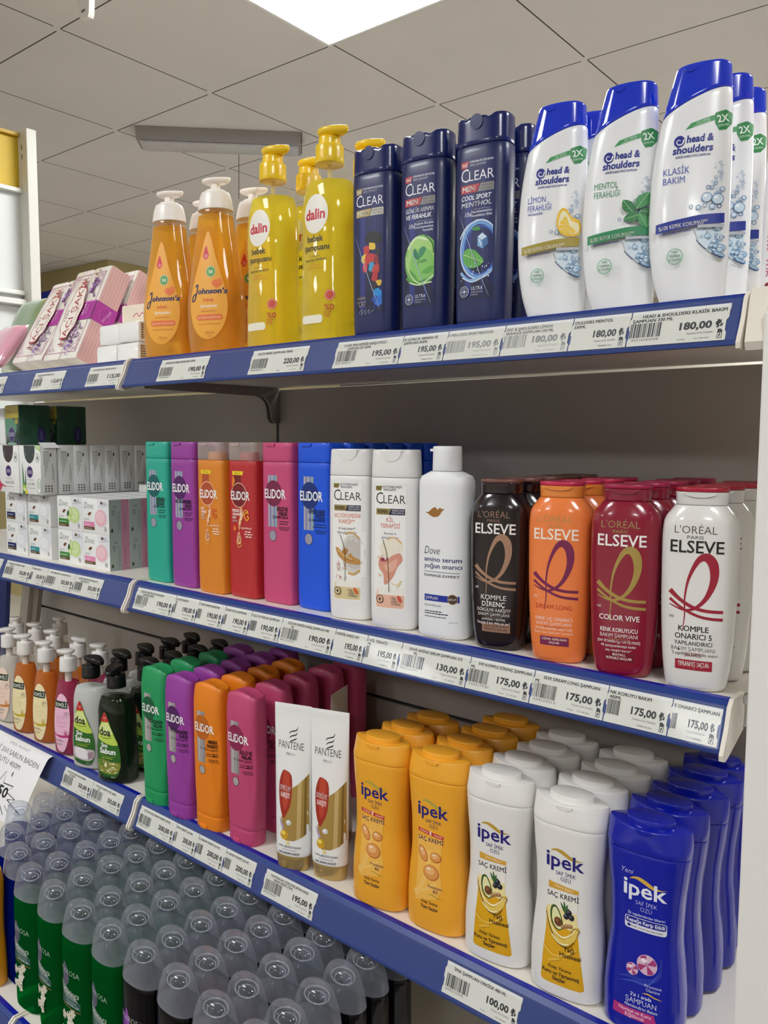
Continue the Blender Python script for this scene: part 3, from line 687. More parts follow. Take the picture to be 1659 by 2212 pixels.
ELS = [('dark brown', (.7177, .0333), '#180a10', '#1e0e14', '#7a5048', dict(lo='m#9a7a6c', el=W_, rib='m#b08a72', txt=W_, nc=W_, fc=W_, name=[('KOMPLE', 5.6, 31, .01), ('DİRENÇ', 5.6, 28, .01)], gap=0, sub=[('DÖKÜLME KARŞITI¹', 3.7, 41, .01), ('BAKIM ŞAMPUANI', 3.7, 38, -.01)], fine=[('[AMINEXIL + BIOTIN]', 2.3, 28, .01), ('Fırçada 5 kat daha az saç²', 3, 40, .01)], box=(-16, 22, 18, 32, 'm#a5806c', ['ZAYIF, DÖKÜLMEYE', 'EĞİLİMLİ SAÇLAR'], '#3a221c')), (5, .0)),
       ('orange', (.7982, .0299), '#f58442', '#ea8a3a', '#c22a52', dict(lo='m#c39a5c', el='#fbe9da', rib='#7c2250', txt='#fbe9da', nc='#c23a22', fc='#fbe3cf', name=[('DREAM LONG', 5.2, 40, -.005)], gap=7, sub=[('KIRIK UÇ ONARICI', 3.7, 41, .0), ('BAKIM ŞAMPUANI', 3.7, 39, -.01)], fine=[('[BİTKİSEL KERATİN + HİNT YAĞI]', 2.2, 41, .01), ('Saçın son 3cm\'sini¹ kurtarır', 2.7, 43, 0)], box=(-17, 20, 15, 30, '#7c2250', ['UZUN, KIRILGAN', 'SAÇLAR'], '#fbe3cf')), (4, .0)),
       ('crimson', (.8761, .0255), '#8e1130', '#8b1535', '#a5204a', dict(lo='m#a8935e', el=W_, rib='m#b59a52', txt=W_, nc=W_, fc=W_, name=[('COLOR VIVE', 5.4, 41, .012)], gap=6, sub=[('RENK KORUYUCU', 4.2, 38, .01), ('BAKIM ŞAMPUANI', 4, 38, -.01)], fine=[('[SAF VİTAMİN Cg + UV FİLTRESİ]', 2.5, 43, .012), ('40 şampuanlamaya kadar', 2.7, 36, 0), ('saç rengini korur¹', 2.7, 26, 0)], box=(-16, 17, 14, 27, '#7a0d22', ['BOYALI,', 'RÖFLELİ SAÇLAR'], W_)), (5, .0)),
       ('off white', (.9526, .0261), '#e6e4e0', '#dcdad7', '#a81c34', dict(lo='m#5d5452', el='#1d1a1c', rib='#9c1f34', txt='#35302f', nc='#1f1c1c', fc='#c43a44', name=[('KOMPLE', 5.4, 28, .01), ('ONARICI 5', 5.4, 34, .01)], gap=0, sub=[('YAPILANDIRICI', 4, 35, .008), ('BAKIM ŞAMPUANI', 4, 40, -.012)], fine=[('[SERAMİD]', 2.4, 15, .01)], box=(-18, 22, 16, 32, '#a31f34', ['YIPRANMIŞ SAÇLAR'], W_)), (4, .0))]
GL = 'shampoo bottles with flat oval lids on the middle shelf'
for nm, (x, y), cb, cc, cl, k, (nr, _) in ELS:
    t = thing('shampoo_bottle', f'{nm} shampoo bottle with loop ribbon emblem and flat lid, front of its row', 'shampoo bottle', (x, y, Z2), .25, GL)
    b = part('body', _ebm.copy(), M(cb, .2, coat=.5, sss=.08), t); part('neck', _ecm.copy(), M(cc, .16, coat=.6), t); part('lid', _elm.copy(), M(cl, .3), t)
    tab(t, 'thumb_lip', 0, 196.4, arcpts(15, 5), -19.6, -16.5, M(cc, .16, coat=.6))
    a = Art(); elseve(k)(a); a.T(*(['5 yıpranma belirtisini onarır', 0, 36.5, 3, '#3a3435', 42, 'C'] if nm == 'off white' else ['.', 0, 30, .1, k['txt']])); a.wrap('label', [b], t)
    for q in range(1, nr):
        dup(t, (x+.0015*((q*7) % 3-1), y+.0475*q, Z2), .25+.05*((q*5) % 3-1), f'{nm} shampoo bottle with flat oval lid, {ordn(q-1)} behind the {nm} front one', GL, skip=('label',) if q > 1 else ())
# ================================================================ top shelf, right module
# ---------------------------------------------------------------- dark blue men's shampoo
NAVY = M('#101e56', .36, coat=.12)
_p = sym([(0, 30.5, 19.5, 3), (10, 32, 20.5, 3.2), (60, 33, 21, 3.2), (140, 33.8, 21, 3.2), (190, 33.8, 21, 3.2), (203, 33, 20.4, 3.2), (240, 32.4, 20, 3.2)])
_mtop = lambda u: 235.5+1.5*u*u-3.4*math.exp(-((u-.42)/.13)**2)-2.6*math.exp(-((u+.52)/.12)**2)
_mb, _mc = lofty(_p, 0, 203.5, 26, NF, None, 4, 1), lofty(_p, 204, _mtop, 6, NF, None, .4, 2)
def men(yeni, bar, lines, sub, fig, foot):
    def f(a):
        a.R(-22.5, 30, 21.5, 191, '#141d5a', 2); a.P([(-22.5, 120), (21.5, 44), (21.5, 31), (-10, 31), (-22.5, 31)], '#10163f'); a.R(-14, 34, -6, 150, '#26307e'); a.R(7, 34, 10, 188, '#1c266c')
        a.P([(-21, 178.5), (-13, 178.5), (-10, 186), (-21, 186)], yeni); a.T('YENİ', -16.5, 180.3, 3.4, '#f3ece6', 8, 'C', .01)
        a.T('DÜNYANIN EN ÇOK SATAN', -9, 183.6, 2.3, '#dfe3ee', 29, 'L', .02); a.T('ERKEK ŞAMPUANI*', -9, 179.8, 2.3, '#dfe3ee', 21, 'L', .02)
        clearlogo(a, 163, '#eef0f6', 0, 0, '', 12.5, 42, -21)
        a.P([(-21, 150.5), (0, 150.5), (4, 159.5), (-21, 159.5)], bar[0]); a.P([(1, 150.5), (21, 150.5), (21, 159.5), (5, 159.5)], bar[1])
        a.T('MEN', -10.5, 152.4, 5.4, '#f4f0ea', 17, 'C', .03); a.T('KEPEĞE KARŞI', 12.5, 155.6, 2.2, '#2b2e48', 14); a.T('ETKİLİ ŞAMPUAN', 12.5, 152, 2.2, '#2b2e48', 14)
        v = 147
        for s, w_ in lines: a.T(s, -20.5, v-4.6, 5, '#eef1f8', w_, 'L', .02, .2); v -= 7.4
        if lines: a.R(-4, v-1, 18, v-.6, '#aab4d8'); a.T('10x', -15, v-8, 5, '#eef1f8', 8, 'L', 0, .2)
        v -= 5
        for s in sub: a.T(s, 19, v, 2.8, '#dfe5f4', 26 if len(s) > 10 else 15, 'R', .01, .15); v -= 4.2
        fig(a)
        a.S([(-22, 128, .2), (-8, 92, .8), (6, 58, .8), (17, 33, .3)], .6, '#aebbe6', 0)
        foot(a)
    return f
def clip(a, u0, u1):
    bad = []
    for k, (V, Fc, c, l) in enumerate(a.items):
        a.items[k] = ([(min(max(p[0], u0), u1), p[1]) for p in V], Fc, c, l)
def ultra(a):
    a.E(-14, 39.5, 6.2, 6.4, '#b9bfd2'); a.E(-14, 39.5, 5.4, 5.6, '#161f58'); a.O(-14, 39.5, 4.2, 4.4, .5, '#b9bfd2'); a.R(-16.6, 38.9, -11.4, 40.1, '#d6dae6'); a.R(-14.6, 36.9, -13.4, 42.1, '#d6dae6')
    a.T('ULTRA', -5, 40.5, 4, '#c9cede', 15, 'L', .01); a.T('PERFORMANCE', -5, 37.2, 1.9, '#aab2cc', 15, 'L'); a.T('FORMULA', -5, 34.4, 1.9, '#aab2cc', 9.5, 'L')
def fig_green(a):
    b = Art(); b.E(3, 85, 24, 30, '#7fbf5c', n=40); b.E(2, 88, 20, 25, '#a8d67c', n=32); b.E(4, 80, 17, 20, '#86c763', n=32)
    b.S([(-16, 100), (-4, 112), (14, 108)], 3, '#d8efb8'); b.S([(-18, 66), (-6, 58), (16, 62)], 4, '#4f9440'); b.S([(-14, 60), (2, 56), (20, 66)], 1.4, '#e2f3c8'); b.S([(8, 114), (18, 104), (20, 92)], 2, '#3f7f3a')
    b.P([(-6, 100), (-1, 92), (0, 86), (-5, 88), (-8, 94)], '#2f7d57', 1); b.P([(0, 88), (5, 90), (10, 98), (5, 101), (0, 96)], '#3f9066', 1)
    b.S([(0, 88), (-1, 80)], .7, '#2f6d47', 0); b.P([(-15, 76), (-8, 70), (0, 60), (-8, 62), (-15, 69)], '#5aa548', 1); b.P([(4, 70), (12, 76), (20, 76), (14, 69)], '#5fae4c', 1); b.E(6, 84, 5, 1.8, '#5a9f55', .2)
    b.S([(-19, 92), (-14, 72), (0, 58), (18, 58)], 1.6, '#cfe8a8'); b.S([(-12, 74), (-4, 66)], .5, '#2f7038', 0)
    clip(b, -21.5, 20.5); m = a.lay; a.items += [(V, F, c, m+l) for V, F, c, l in b.items]; a.lay += b.lay
def fig_ice(a):
    b = Art(); b.O(4, 86, 25, 33, 5, '#6f9fdc', n=44); b.O(4, 86, 25.5, 33.5, 1.3, '#dcecfb', n=44); b.O(5, 85, 21, 28, 2, '#2f58b0', n=40)
    b.S([(-20, 62), (-8, 52), (10, 56), (22, 64)], 3.2, '#8fb6e6'); b.S([(-18, 56), (-4, 50), (14, 56)], 1, '#e6f2fc'); b.S([(-22, 100), (-12, 113), (2, 119)], 2, '#c2dcf6')
    b.P([(2, 100), (8, 104), (14, 99), (16, 91), (9, 86), (2, 90)], '#7fb0dd'); b.P([(2, 100), (8, 104), (14, 99), (8, 96)], '#cfe4f6'); b.P([(8, 96), (14, 99), (16, 91), (9, 86)], '#3f6ea8'); b.S([(4, 97), (7, 90)], 1, '#e8f4fd', 0)
    b.P([(-6, 110), (0, 107), (6, 108), (2, 112)], '#3f8f46', 1)
    b.P([(-17, 82), (-12, 88), (-2, 86), (8, 76), (10, 71), (2, 66), (-8, 66), (-15, 72)], '#5fae4a', 2); b.S([(-16, 82), (-4, 77), (9, 71)], .7, '#cfe6a4', 0)
    for k in range(5): b.S([(-11+4*k, 80.5-1.8*k), (-8+4*k, 86-2.4*k)], .45, '#a4d080', 0); b.S([(-11+4*k, 80.5-1.8*k), (-11+4*k, 71)], .45, '#3f8a3a', 0)
    r = random.Random(2)
    for k in range(14): b.E(r.uniform(-20, 18), r.uniform(52, 70), r.uniform(.4, 1), r.uniform(.4, 1), '#cfe4fa', 0, 8)
    clip(b, -22, 20.5); m = a.lay; a.items += [(V, F, c, m+l) for V, F, c, l in b.items]; a.lay += b.lay
def fig_patch(a):             # plain patchwork of bright shards standing in for the printed portrait
    r = random.Random(11); b = Art()
    b.P([(-4, 128), (6, 131), (16, 128), (20, 118), (12, 114), (0, 117), (-7, 120)], '#1b1a20', 2)
    for u, v, s, c in ((-4, 108, 8, '#c23b3f'), (6, 112, 7, '#e8c63a'), (14, 106, 6, '#2a2830'), (-8, 98, 7, '#e9d04a'), (2, 98, 9, '#c9373a'), (11, 95, 7, '#8c2a33'), (-6, 88, 7, '#d8494a'), (4, 86, 8, '#3aa0c8'), (12, 84, 8, '#c4413c'), (0, 78, 6, '#26242c'), (10, 74, 8, '#b8303a'), (15, 66, 6, '#e4b93a'), (8, 62, 7, '#2b2330'), (13, 52, 9, '#1f8fd8'), (15, 44, 7, '#2a6fd0'), (9, 47, 5, '#1a4fa8')):
        b.P([(u+s*r.uniform(.5, 1.1)*math.cos(t), v+s*r.uniform(.6, 1.2)*math.sin(t)) for t in (.3, 1.2, 2.4, 3.5, 4.5, 5.5)], c)
    clip(b, -20, 19.5); m = a.lay; a.items += [(V, F, c, m+l) for V, F, c, l in b.items]; a.lay += b.lay
def foot7(a):
    a.T('LEGEND', -18, 47.5, 3, '#b9a468', 13, 'L'); a.T('"CR7', -18, 38, 7, '#c9b478', 13, 'L', -.01)
    a.S([(-16, 30), (-10, 35), (-12, 28), (-5, 34), (-6, 28), (1, 34), (0, 29), (8, 33)], .6, '#9aa0b8')
GN = 'dark navy shampoo bottles on the top shelf'
for k, (x, y, mm, dsc, back) in enumerate(((.5258, .0312, men('#a8975a', ('#b8a668', '#c7c3b4'), [], [], fig_patch, foot7), 'with a bright patchwork picture, beside the yellow pump bottles', 1),
        (.6051, .0330, men('#b9303a', ('#b8303a', '#8d8a86'), [('GÜNLÜK ARINMA', 40), ('VE FERAHLIK', 37)], ['Kaşıntı Karşıtı', 'Derinlemesine', 'Temizlik'], fig_green, ultra), 'with a green leaf picture', 1),
        (.6880, .0330, men('#b9303a', ('#b8303a', '#8d8a86'), [('COOL SPORT', 38), ('MENTHOL', 39)], ['Derinlemesine', 'Ferahlatıcı Etki'], fig_ice, ultra), 'with an ice cube and mint picture, beside the white bottles', 1))):
    t = thing('shampoo_bottle', f'dark navy shampoo bottle {dsc}', 'shampoo bottle', (x, y, Z1), .1, GN)
    b = part('body', _mb.copy(), NAVY, t); c = part('cap', _mc.copy(), M('#10205e', .2, coat=.35), t)
    tab(t, 'thumb_button', -2, 228.5, [(8.2*math.cos(q*math.pi/10), 8.6*math.sin(q*math.pi/10)) for q in range(20)], -21.2, -17, M('#10205e', .2, coat=.35))
    a = Art(); mm(a); a.wrap('label', [b], t)
    for q in range(back): dup(t, (x+.003, y+.05, Z1), .1, f'dark navy shampoo bottle standing behind the one {dsc.split(",")[0]}', GN)
# ---------------------------------------------------------------- white bottles with slanted blue caps
_hp = pchip([(0, -22, 34, 16.5, 2.5), (6, -24.5, 36.5, 18, 2.5), (30, -31.5, 37.5, 18, 2.5), (60, -35.5, 38, 18, 2.5), (90, -36.6, 38.2, 18, 2.5), (130, -34.5, 38.2, 17.8, 2.5), (165, -29.5, 37.6, 18, 2.6), (195, -22.5, 36.6, 17.2, 2.7), (226, -14.5, 35, 16.6, 2.8)])
_hcut = lambda u: 187+14*(1-((1-u)/2)**1.7*1.55)
_htop = lambda u: 226-1.2*max(0, -u)-2.0*max(0, u-.55)**2*4
_hb, _hc = lofty(_hp, 0, _hcut, 34, NF, None, 4, 1.2), lofty(_hp, lambda u: _hcut(u)+.5, _htop, 8, NF, None, .4, 2.4)
HSW = M('#f1f2f3', .26, coat=.3, sss=.1); HSB = M('#1538d0', .1, coat=.8)
def bubbles(a, u0=8, big=1):
    r = random.Random(4)
    for k in range(46):
        v = r.uniform(88, 132); sp = 4+(132-v)*.42; u = 30-abs(r.gauss(0, 1))*sp*.5; u = min(max(u, 2), 33); q = r.uniform(.5, 1.7)*(1.5-(v-88)/60)
        a.O(u, v, q, q, q*.35, r.choice(('#7f9cbc', '#a9c0d8', '#6f8cae')), 12)
    for u, v, q in ((17, 99, 4.6), (26.5, 97, 5), (10, 90, 2.4), (22, 90, 2.6), (30, 106, 2.2)):
        a.E(u, v, q, q, '#cfe0ee'); a.O(u, v, q, q, .6, '#5f88b0'); a.E(u-q*.3, v+q*.3, q*.35, q*.28, '#f6fbff')
def bubbles_low(a):
    r = random.Random(12); a.P([(7, 70), (31, 74), (31, 42), (26, 44), (19, 50), (12, 57)], '#dcebf5', 0)
    for k in range(34):
        v = r.uniform(43, 72); u = r.uniform(max(6, 32-(v-40)*.85), 31); p = r.choice((.9, 1.4, 2, 2.6, 3.6)); q = p*r.uniform(.75, 1.1)
        a.E(u, v, p, q, r.choice(('#c3dcee', '#d6e8f4', '#b2d0e6')), 0, 14); a.O(u, v, p, q, .28+.08*p, r.choice(('#6f9cc2', '#4a78a4', '#8fb4d2')), 14); a.E(u-p*.3, v+q*.35, p*.35, q*.22, '#fafdff', .4, 8)
    a.S([(9, 59), (13, 54), (17, 50)], .8, '#2b4a70'); a.S([(22, 46.5), (27, 43.2), (31, 42)], 1.1, '#23406a')
def bubbles_old(a):
    a.P([(8, 68), (31, 72), (31, 43), (26, 45), (18, 51), (11, 58)], '#bcd8ec', 0)
    for u, v, p, q in ((12, 66, 5.5, 5), (21, 66, 7, 5), (29, 65, 4, 6), (17, 58, 6, 4.4), (26, 56, 6, 5), (24, 49, 4, 3), (29, 48, 3, 4), (9, 62, 2, 2)):
        a.E(u, v, p, q, '#a9cbe6'); a.O(u, v, p, q, .7, '#5a86ae'); a.E(u-p*.25, v+q*.3, p*.4, q*.3, '#eef7fd'); a.E(u+p*.3, v-q*.4, p*.3, q*.2, '#6f9fc8')
    a.S([(9, 58), (17, 49), (26, 43.5), (31, 42)], .9, '#1f3c60')
def hs(lines, lc, band, fig, sub=''):
    def f(a):
        a.P([(-4, 163.5), (22, 169.5), (24, 175), (1, 169)], '#3f9a5a'); a.P([(22, 176), (31, 179), (37, 177), (36.5, 167), (32, 161), (26, 160), (22, 167)], '#2f8a4a', 0)
        a.T('2X', 29.5, 168, 6.4, '#eef7f0', 10, 'C', .02, 0, .18); a.T('KORUMA', 29.5, 164, 1.9, '#dff0e4', 9, 'C', 0, 0, .18); a.T('SAÇ DERİSİ', 12, 169.3, 1.7, '#e4f4e8', 12, 'C', 0, 0, .24); a.T('KORUMA KALKANI', 11, 166.6, 1.6, '#e4f4e8', 15, 'C', 0, 0, .24)
        a.E(-9, 153.5, 5, 5.4, '#1b2a8c'); a.S([(-9+(.6+.62*q)*math.cos(1.1*q), 153.6+(.6+.62*q)*math.sin(1.1*q), .35+.16*q) for q in range(7)], .9, WHITE, 4)
        a.T('head &', -2.5, 151.5, 6.4, '#1b2a8c', 24, 'L', .03, .1); a.T('shoulders', -15, 142.2, 6.6, '#1b2a8c', 36, 'L', .03, .1); a.T('KEPEĞE KARŞI ETKİLİ ŞAMPUAN', -12, 138, 1.9, '#33409c', 31, 'L', .02)
        v = 128
        for s in lines: a.T(s, -23, v-4.5, 6.2, lc, min(26, 4.0*len(s)), 'L', 0); v -= 8.6
        if sub: a.T(sub, -23, v, 2.1, '#33409c', 17, 'L', .02)
        bubbles(a); bubbles_low(a)
        a.P([(-26, 77), (10, 82), (31, 83), (31, 71.5), (10, 70.5), (-26, 65.5)][0:4]+[(31, 74), (10, 73), (-26, 68)], band); a.R(10, 70, 31, 73, '#b9bcc4')
        a.T('%100 KEPEK KORUMASI**', -23.5, 70.5, 3.7, '#f2f0e6', 42, 'L', .012, 0, .085); a.T('KLİNİK OLARAK KANITLANMIŞ', -23, 66, 1.7, '#33409c', 27, 'L', .02, 0, .07)
        fig(a)
        a.O(-9, 45, 7, 7.6, .6, '#4fa878'); a.O(-9, 45, 6, 6.5, .25, '#7fc09c')
        for s, q in (('HER', 48), ('YIKAMADA', 44.3), ('KULLAN', 40.8)): a.T(s, -9, q, 2.3, '#2f8f62', min(10, 1.9*len(s)), 'C', .02)
    return f
def fig_lemon(a):
    a.P([(11, 108), (15, 114), (20, 112), (24, 104), (31, 100), (31, 86), (22, 84), (14, 88), (10, 97)], '#f0c22c', 2)
    a.P([(13, 106), (16, 111), (20, 108), (24, 100), (30, 97), (30, 88), (22, 86.5), (15, 90), (12, 97)], '#f6ecc0', 2)
    c = (22, 96)
    for k in range(6):
        t = 2.1+k*.62; p1, p2 = t-.26, t+.26; a.P([c, (c[0]+8.6*math.cos(p1), c[1]+9*math.sin(p1)), (c[0]+9.4*math.cos(t), c[1]+10*math.sin(t)), (c[0]+8.6*math.cos(p2), c[1]+9*math.sin(p2))], '#f2c938')
def fig_mint(a):
    for u, v, l, w_, rt, c in ((12, 102, 9, 5.5, 2.2, '#2f7a44'), (24, 107, 10, 6, 1.0, '#3f8f50'), (29, 96, 8, 5, -.2, '#2a6f3c'), (16, 92, 9, 5, 3.4, '#357f46'), (25, 88, 8, 4.6, -1.1, '#46985a')):
        p = [(u+l*.9*t*math.cos(rt)-w_*s*math.sin(rt), v+l*.9*t*math.sin(rt)+w_*s*math.cos(rt)) for t, s in ((-1, 0), (-.4, .8), (.3, .9), (1.1, 0), (.3, -.9), (-.4, -.8))]
        a.P(p, c, 2); a.S([p[0], p[3]], .5, '#9fd0a0', 0)
        for q in (-.3, .2, .6): a.S([(u+l*.9*q*math.cos(rt), v+l*.9*q*math.sin(rt)), (u+l*.9*(q+.3)*math.cos(rt)-w_*.6*math.sin(rt), v+l*.9*(q+.3)*math.sin(rt)+w_*.6*math.cos(rt))], .35, '#6fb07a', 0)
GH = 'white shampoo bottles with slanted blue caps on the top shelf'
for k, (x, y, ls, lc, bd, fg, sub, dsc, nb) in enumerate(((.7767, .0304, ['LİMON', 'FERAHLIĞI'], '#5a68b8', '#a8963a', fig_lemon, 'YAĞLI SAÇLAR İÇİN', 'a lemon slice picture and gold band', 1),
        (.8544, .0308, ['MENTOL', 'FERAHLIĞI'], '#4f9a6e', '#2f8a5a', fig_mint, '', 'mint leaves and a green band', 0), (.9265, .0312, ['KLASİK', 'BAKIM'], '#5a68b8', '#1f3394', lambda a: a, '', 'water bubbles and a dark blue band', 2))):
    t = thing('shampoo_bottle', f'white shampoo bottle with slanted blue cap, {dsc}', 'shampoo bottle', (x, y, Z1), .3, GH)
    b = part('body', _hb.copy(), HSW, t); part('cap', _hc.copy(), HSB, t)
    tab(t, 'flip_tab', -1, 222, arcpts(6, 5), -17.4, -12, HSB)
    a = Art(); hs(ls, lc, bd, fg, sub)(a); a.wrap('label', [b], t, du=3)
    for q in range(nb): dup(t, (x+(.0065 if nb > 1 else .011), y+.0425*(q+1), Z1), .3, f'white shampoo bottle with slanted blue cap, {ordn(q)} behind the {"lemon slice" if nb == 1 else "water bubbles"} one', GH)
# white bottle with pink print on the neighbouring bay
t = thing('shampoo_bottle', 'white bottle with pink small print cut by the right picture edge', 'bottle', (1.0290, .066, Z1+.0004), .25)
_p = sym([(0, 38, 20, 2.6), (10, 41, 22, 2.7), (90, 41, 22, 2.7), (150, 38, 21, 2.6), (175, 32, 19, 2.6), (196, 20, 14, 2.4)])
b = part('body', lofty(_p, 0, 196, 26, NF, None, 4, 1), M('#efedf0', .35, coat=.2), t)
part('cap', lofty(cyl_prof([(196.5, 15), (228, 13)]), 196.5, 228, 4, 36, None, .5, 2), M('#c23a8a', .3), t)
a = Art()
for v0, n in ((148, 6), (92, 4), (58, 4), (36, 3)): a.lines(-36, v0, 2.4, 50, n, '#c77a9c', seed=v0)
a.O(-20, 128, 8, 8.5, 1.2, '#c77a9c'); a.O(-20, 128, 5, 5.4, .8, '#c77a9c')
for v in (112, 104, 96): a.R(-36, v, 12, v+3, '#b05080')
a.P([(-35, 76), (-27, 85), (-19, 76), (-27, 67)], '#a83a48'); a.P([(-32.4, 76), (-27, 82), (-21.6, 76), (-27, 70)], WHITE); a.S([(-31, 75), (-26, 78), (-23, 76)], 1, '#3a3234')
a.T('U', -35, 46, 6, '#a83a6a', 5, 'L', .03); a.T('700 ml ℮', -36, 22, 5, '#b03a72', 22, 'L', .02); a.E(-34, 14, 2.4, 2.4, '#8c1f3a'); a.E(-25, 14, 5, 2.2, '#c77aa8')
a.wrap('label', [b], t)
# ---------------------------------------------------------------- amber baby shampoo with white pumps
def pump(t, z0, stem, zh, xl, xr, bw, hh, mat, droop=0, name='pump_head', taper=.55, tilt=0):
    def post(x, y, z):
        q = max(0, x)/xr if droop >= 0 else max(0, -x)/-xl
        y *= 1-(1-taper)*min(1, q**1.2); z += -abs(droop)*q*q+tilt*x/xr
        return x, y, z
    hd = part(name, lofty(pchip([(zh, xl*.55, xr*.75, bw*.6, 2.2), (zh+hh*.35, xl*.9, xr*.97, bw*.92, 2.2), (zh+hh*.7, xl, xr, bw, 2.2), (zh+hh, xl*.97, xr*.97, bw*.94, 2.2)]), zh, zh+hh, 6, 36, post, .4, 1.2), mat, t)
    part('pump_stem', lofty(cyl_prof([(z0-4, stem), (zh+1, stem*.94)]), z0-4, zh+1, 3, 20, None, 0, 0), mat, hd)
WP = M('#f6efe8', .35, coat=.2, sss=.35)
shellc = clear('#fdfcf8', .01, .03, 'clear_bottle_shell', edge=.12, refl=.022, graz=.3)
_jp = sym([(0, 42, 25, 2.3), (6, 45, 27.5, 2.3), (40, 48.6, 30, 2.3), (75, 48.8, 30.2, 2.3), (110, 45.5, 29, 2.2), (150, 39, 26.5, 2.2), (190, 32.5, 24, 2.1), (222, 28.5, 22.5, 2.05)])
_jb = lofty(_jp, 0, 222, 36, NF, None, 4, .4)
_ji = lofty(pchip([(z, -a+1.2, a-1.2, b-1.2, n) for z, a, b, n in [(0, 42, 25, 2.3), (6, 45, 27.5, 2.3), (40, 48.6, 30, 2.3), (75, 48.8, 30.2, 2.3), (110, 45.5, 29, 2.2), (150, 39, 26.5, 2.2), (190, 32.5, 24, 2.1), (222, 28.5, 22.5, 2.05)]]), 2.5, 214, 34, NF, None, 3, .6)
_jc = lofty(sym([(222.4, 29, 22.8, 2.05), (240, 26, 21, 2), (250, 22.5, 19, 2)]), 222.4, 250, 8, 44, None, .5, 1.5)
_jc2 = lofty(sym([(250, 17, 15, 2), (254, 16, 14, 2)]), 249.5, 254, 2, 36, None, 0, 1.2)
AMB = liquid('#fcc634', .55, 'amber_liquid', 1.12, .01, '#fee488')
GJ = 'amber baby shampoo pump bottles on the top shelf'
def johnson(a):
    drop = [(1, 187), (6, 178), (14, 150), (24, 118), (32, 90), (33.5, 68), (28, 44), (16, 28), (1, 22.5), (-14, 28), (-26, 44), (-31.5, 68), (-30, 90), (-22, 118), (-12, 150), (-4, 178)]
    a.P(drop, '#f4ad3c', 3)
    a.P([(-2, 165.5), (2, 155), (3.4, 149), (-2, 143.5), (-7.4, 149), (-6, 155)], '#d4303f', 2); a.lines(-2, 151, 1.3, 6, 3, '#f6c8c0', 'C', seed=2)
    a.E(7, 125, 8, 8.6, '#f4efdc'); a.E(7, 125, 6.8, 7.4, '#5aa04a'); a.O(7, 125, 7.8, 8.3, .5, '#4a8f40'); a.T('%0', 7, 122.6, 4.6, '#eef6e6', 7.5, 'C', .02)
    a.E(14, 108, 5, 4.6, '#ee7a3a'); a.E(21, 110, 4.6, 4.6, '#f0853f'); a.P([(10, 106), (25, 107), (20, 101), (16, 100)], '#ee7a3a', 1)
    J = '#1f2a5c'; a.S([(-21, 103), (-16, 106), (-18, 94), (-22, 83), (-27, 82), (-25, 89), (-18, 93)], 2.2, J); a.T('ohnson\'s', -16, 92, 7.6, J, 49, 'L', .04, .15)
    a.T('bebek', 4, 80, 5.2, '#d8542c', 19, 'C', .012); a.T('şampuanı', 4, 71, 5, '#fdf1d8', 29, 'C', .015); a.T('saçlı günlük bakım', 4, 64.5, 2.4, '#cc6a24', 27)
    a.R(-19, 51.5, 27, 60.5, '#ec7a3c', 4.4); a.T('gözleri yakmayan ve nazikçe yumuşatan', 4, 54.8, 2.2, '#fdeadb', 40); a.T('saçı korumaya %100 etkili, yumuşak', 4, 45, 2.1, '#c8641f', 38); a.T('750ml℮', 5, 30.5, 4.2, '#c06a1e', 17, 'C', -.01); a.T('TR/ETİ.23', 5, 26.6, 1.5, '#b86a24', 8)
for k, (x, y, r0, dsc) in enumerate(((.0641, .0374, .35, 'left one beside the stacked white soap blocks'), (.1789, .0425, .35, 'right one beside the clear yellow bottles'))):
    t = thing('pump_bottle', f'amber baby shampoo pump bottle, {dsc}', 'shampoo bottle', (x, y, Z1), r0, GJ)
    b = part('body', _jb.copy(), shellc, t); part('liquid', _ji.copy(), AMB, t); part('collar', _jc.copy(), WP, t); part('collar_top', _jc2.copy(), WP, t)
    pump(t, 254, 7.6, 263, -23, 27, 13, 8.5, WP, 0, taper=.5)
    part('dip_tube', lofty(cyl_prof([(12, 3), (225, 3)]), 12, 224, 3, 14, None, 0, 0), clear('#fff6dc', .25, .2, 'dip_tube_plastic', '#fbe9b0'), t)
    a = Art(); johnson(a); a.wrap('label', [b], t, eps=.35, du=3, dv=8)
    if k == 0: j0 = t
for q, (x, y) in enumerate(((.0680, .107), (.1840, .114))):
    dup(j0, (x, y, Z1), .35, f'amber baby shampoo pump bottle standing behind the {("left", "right")[q]} amber front bottle', GJ)
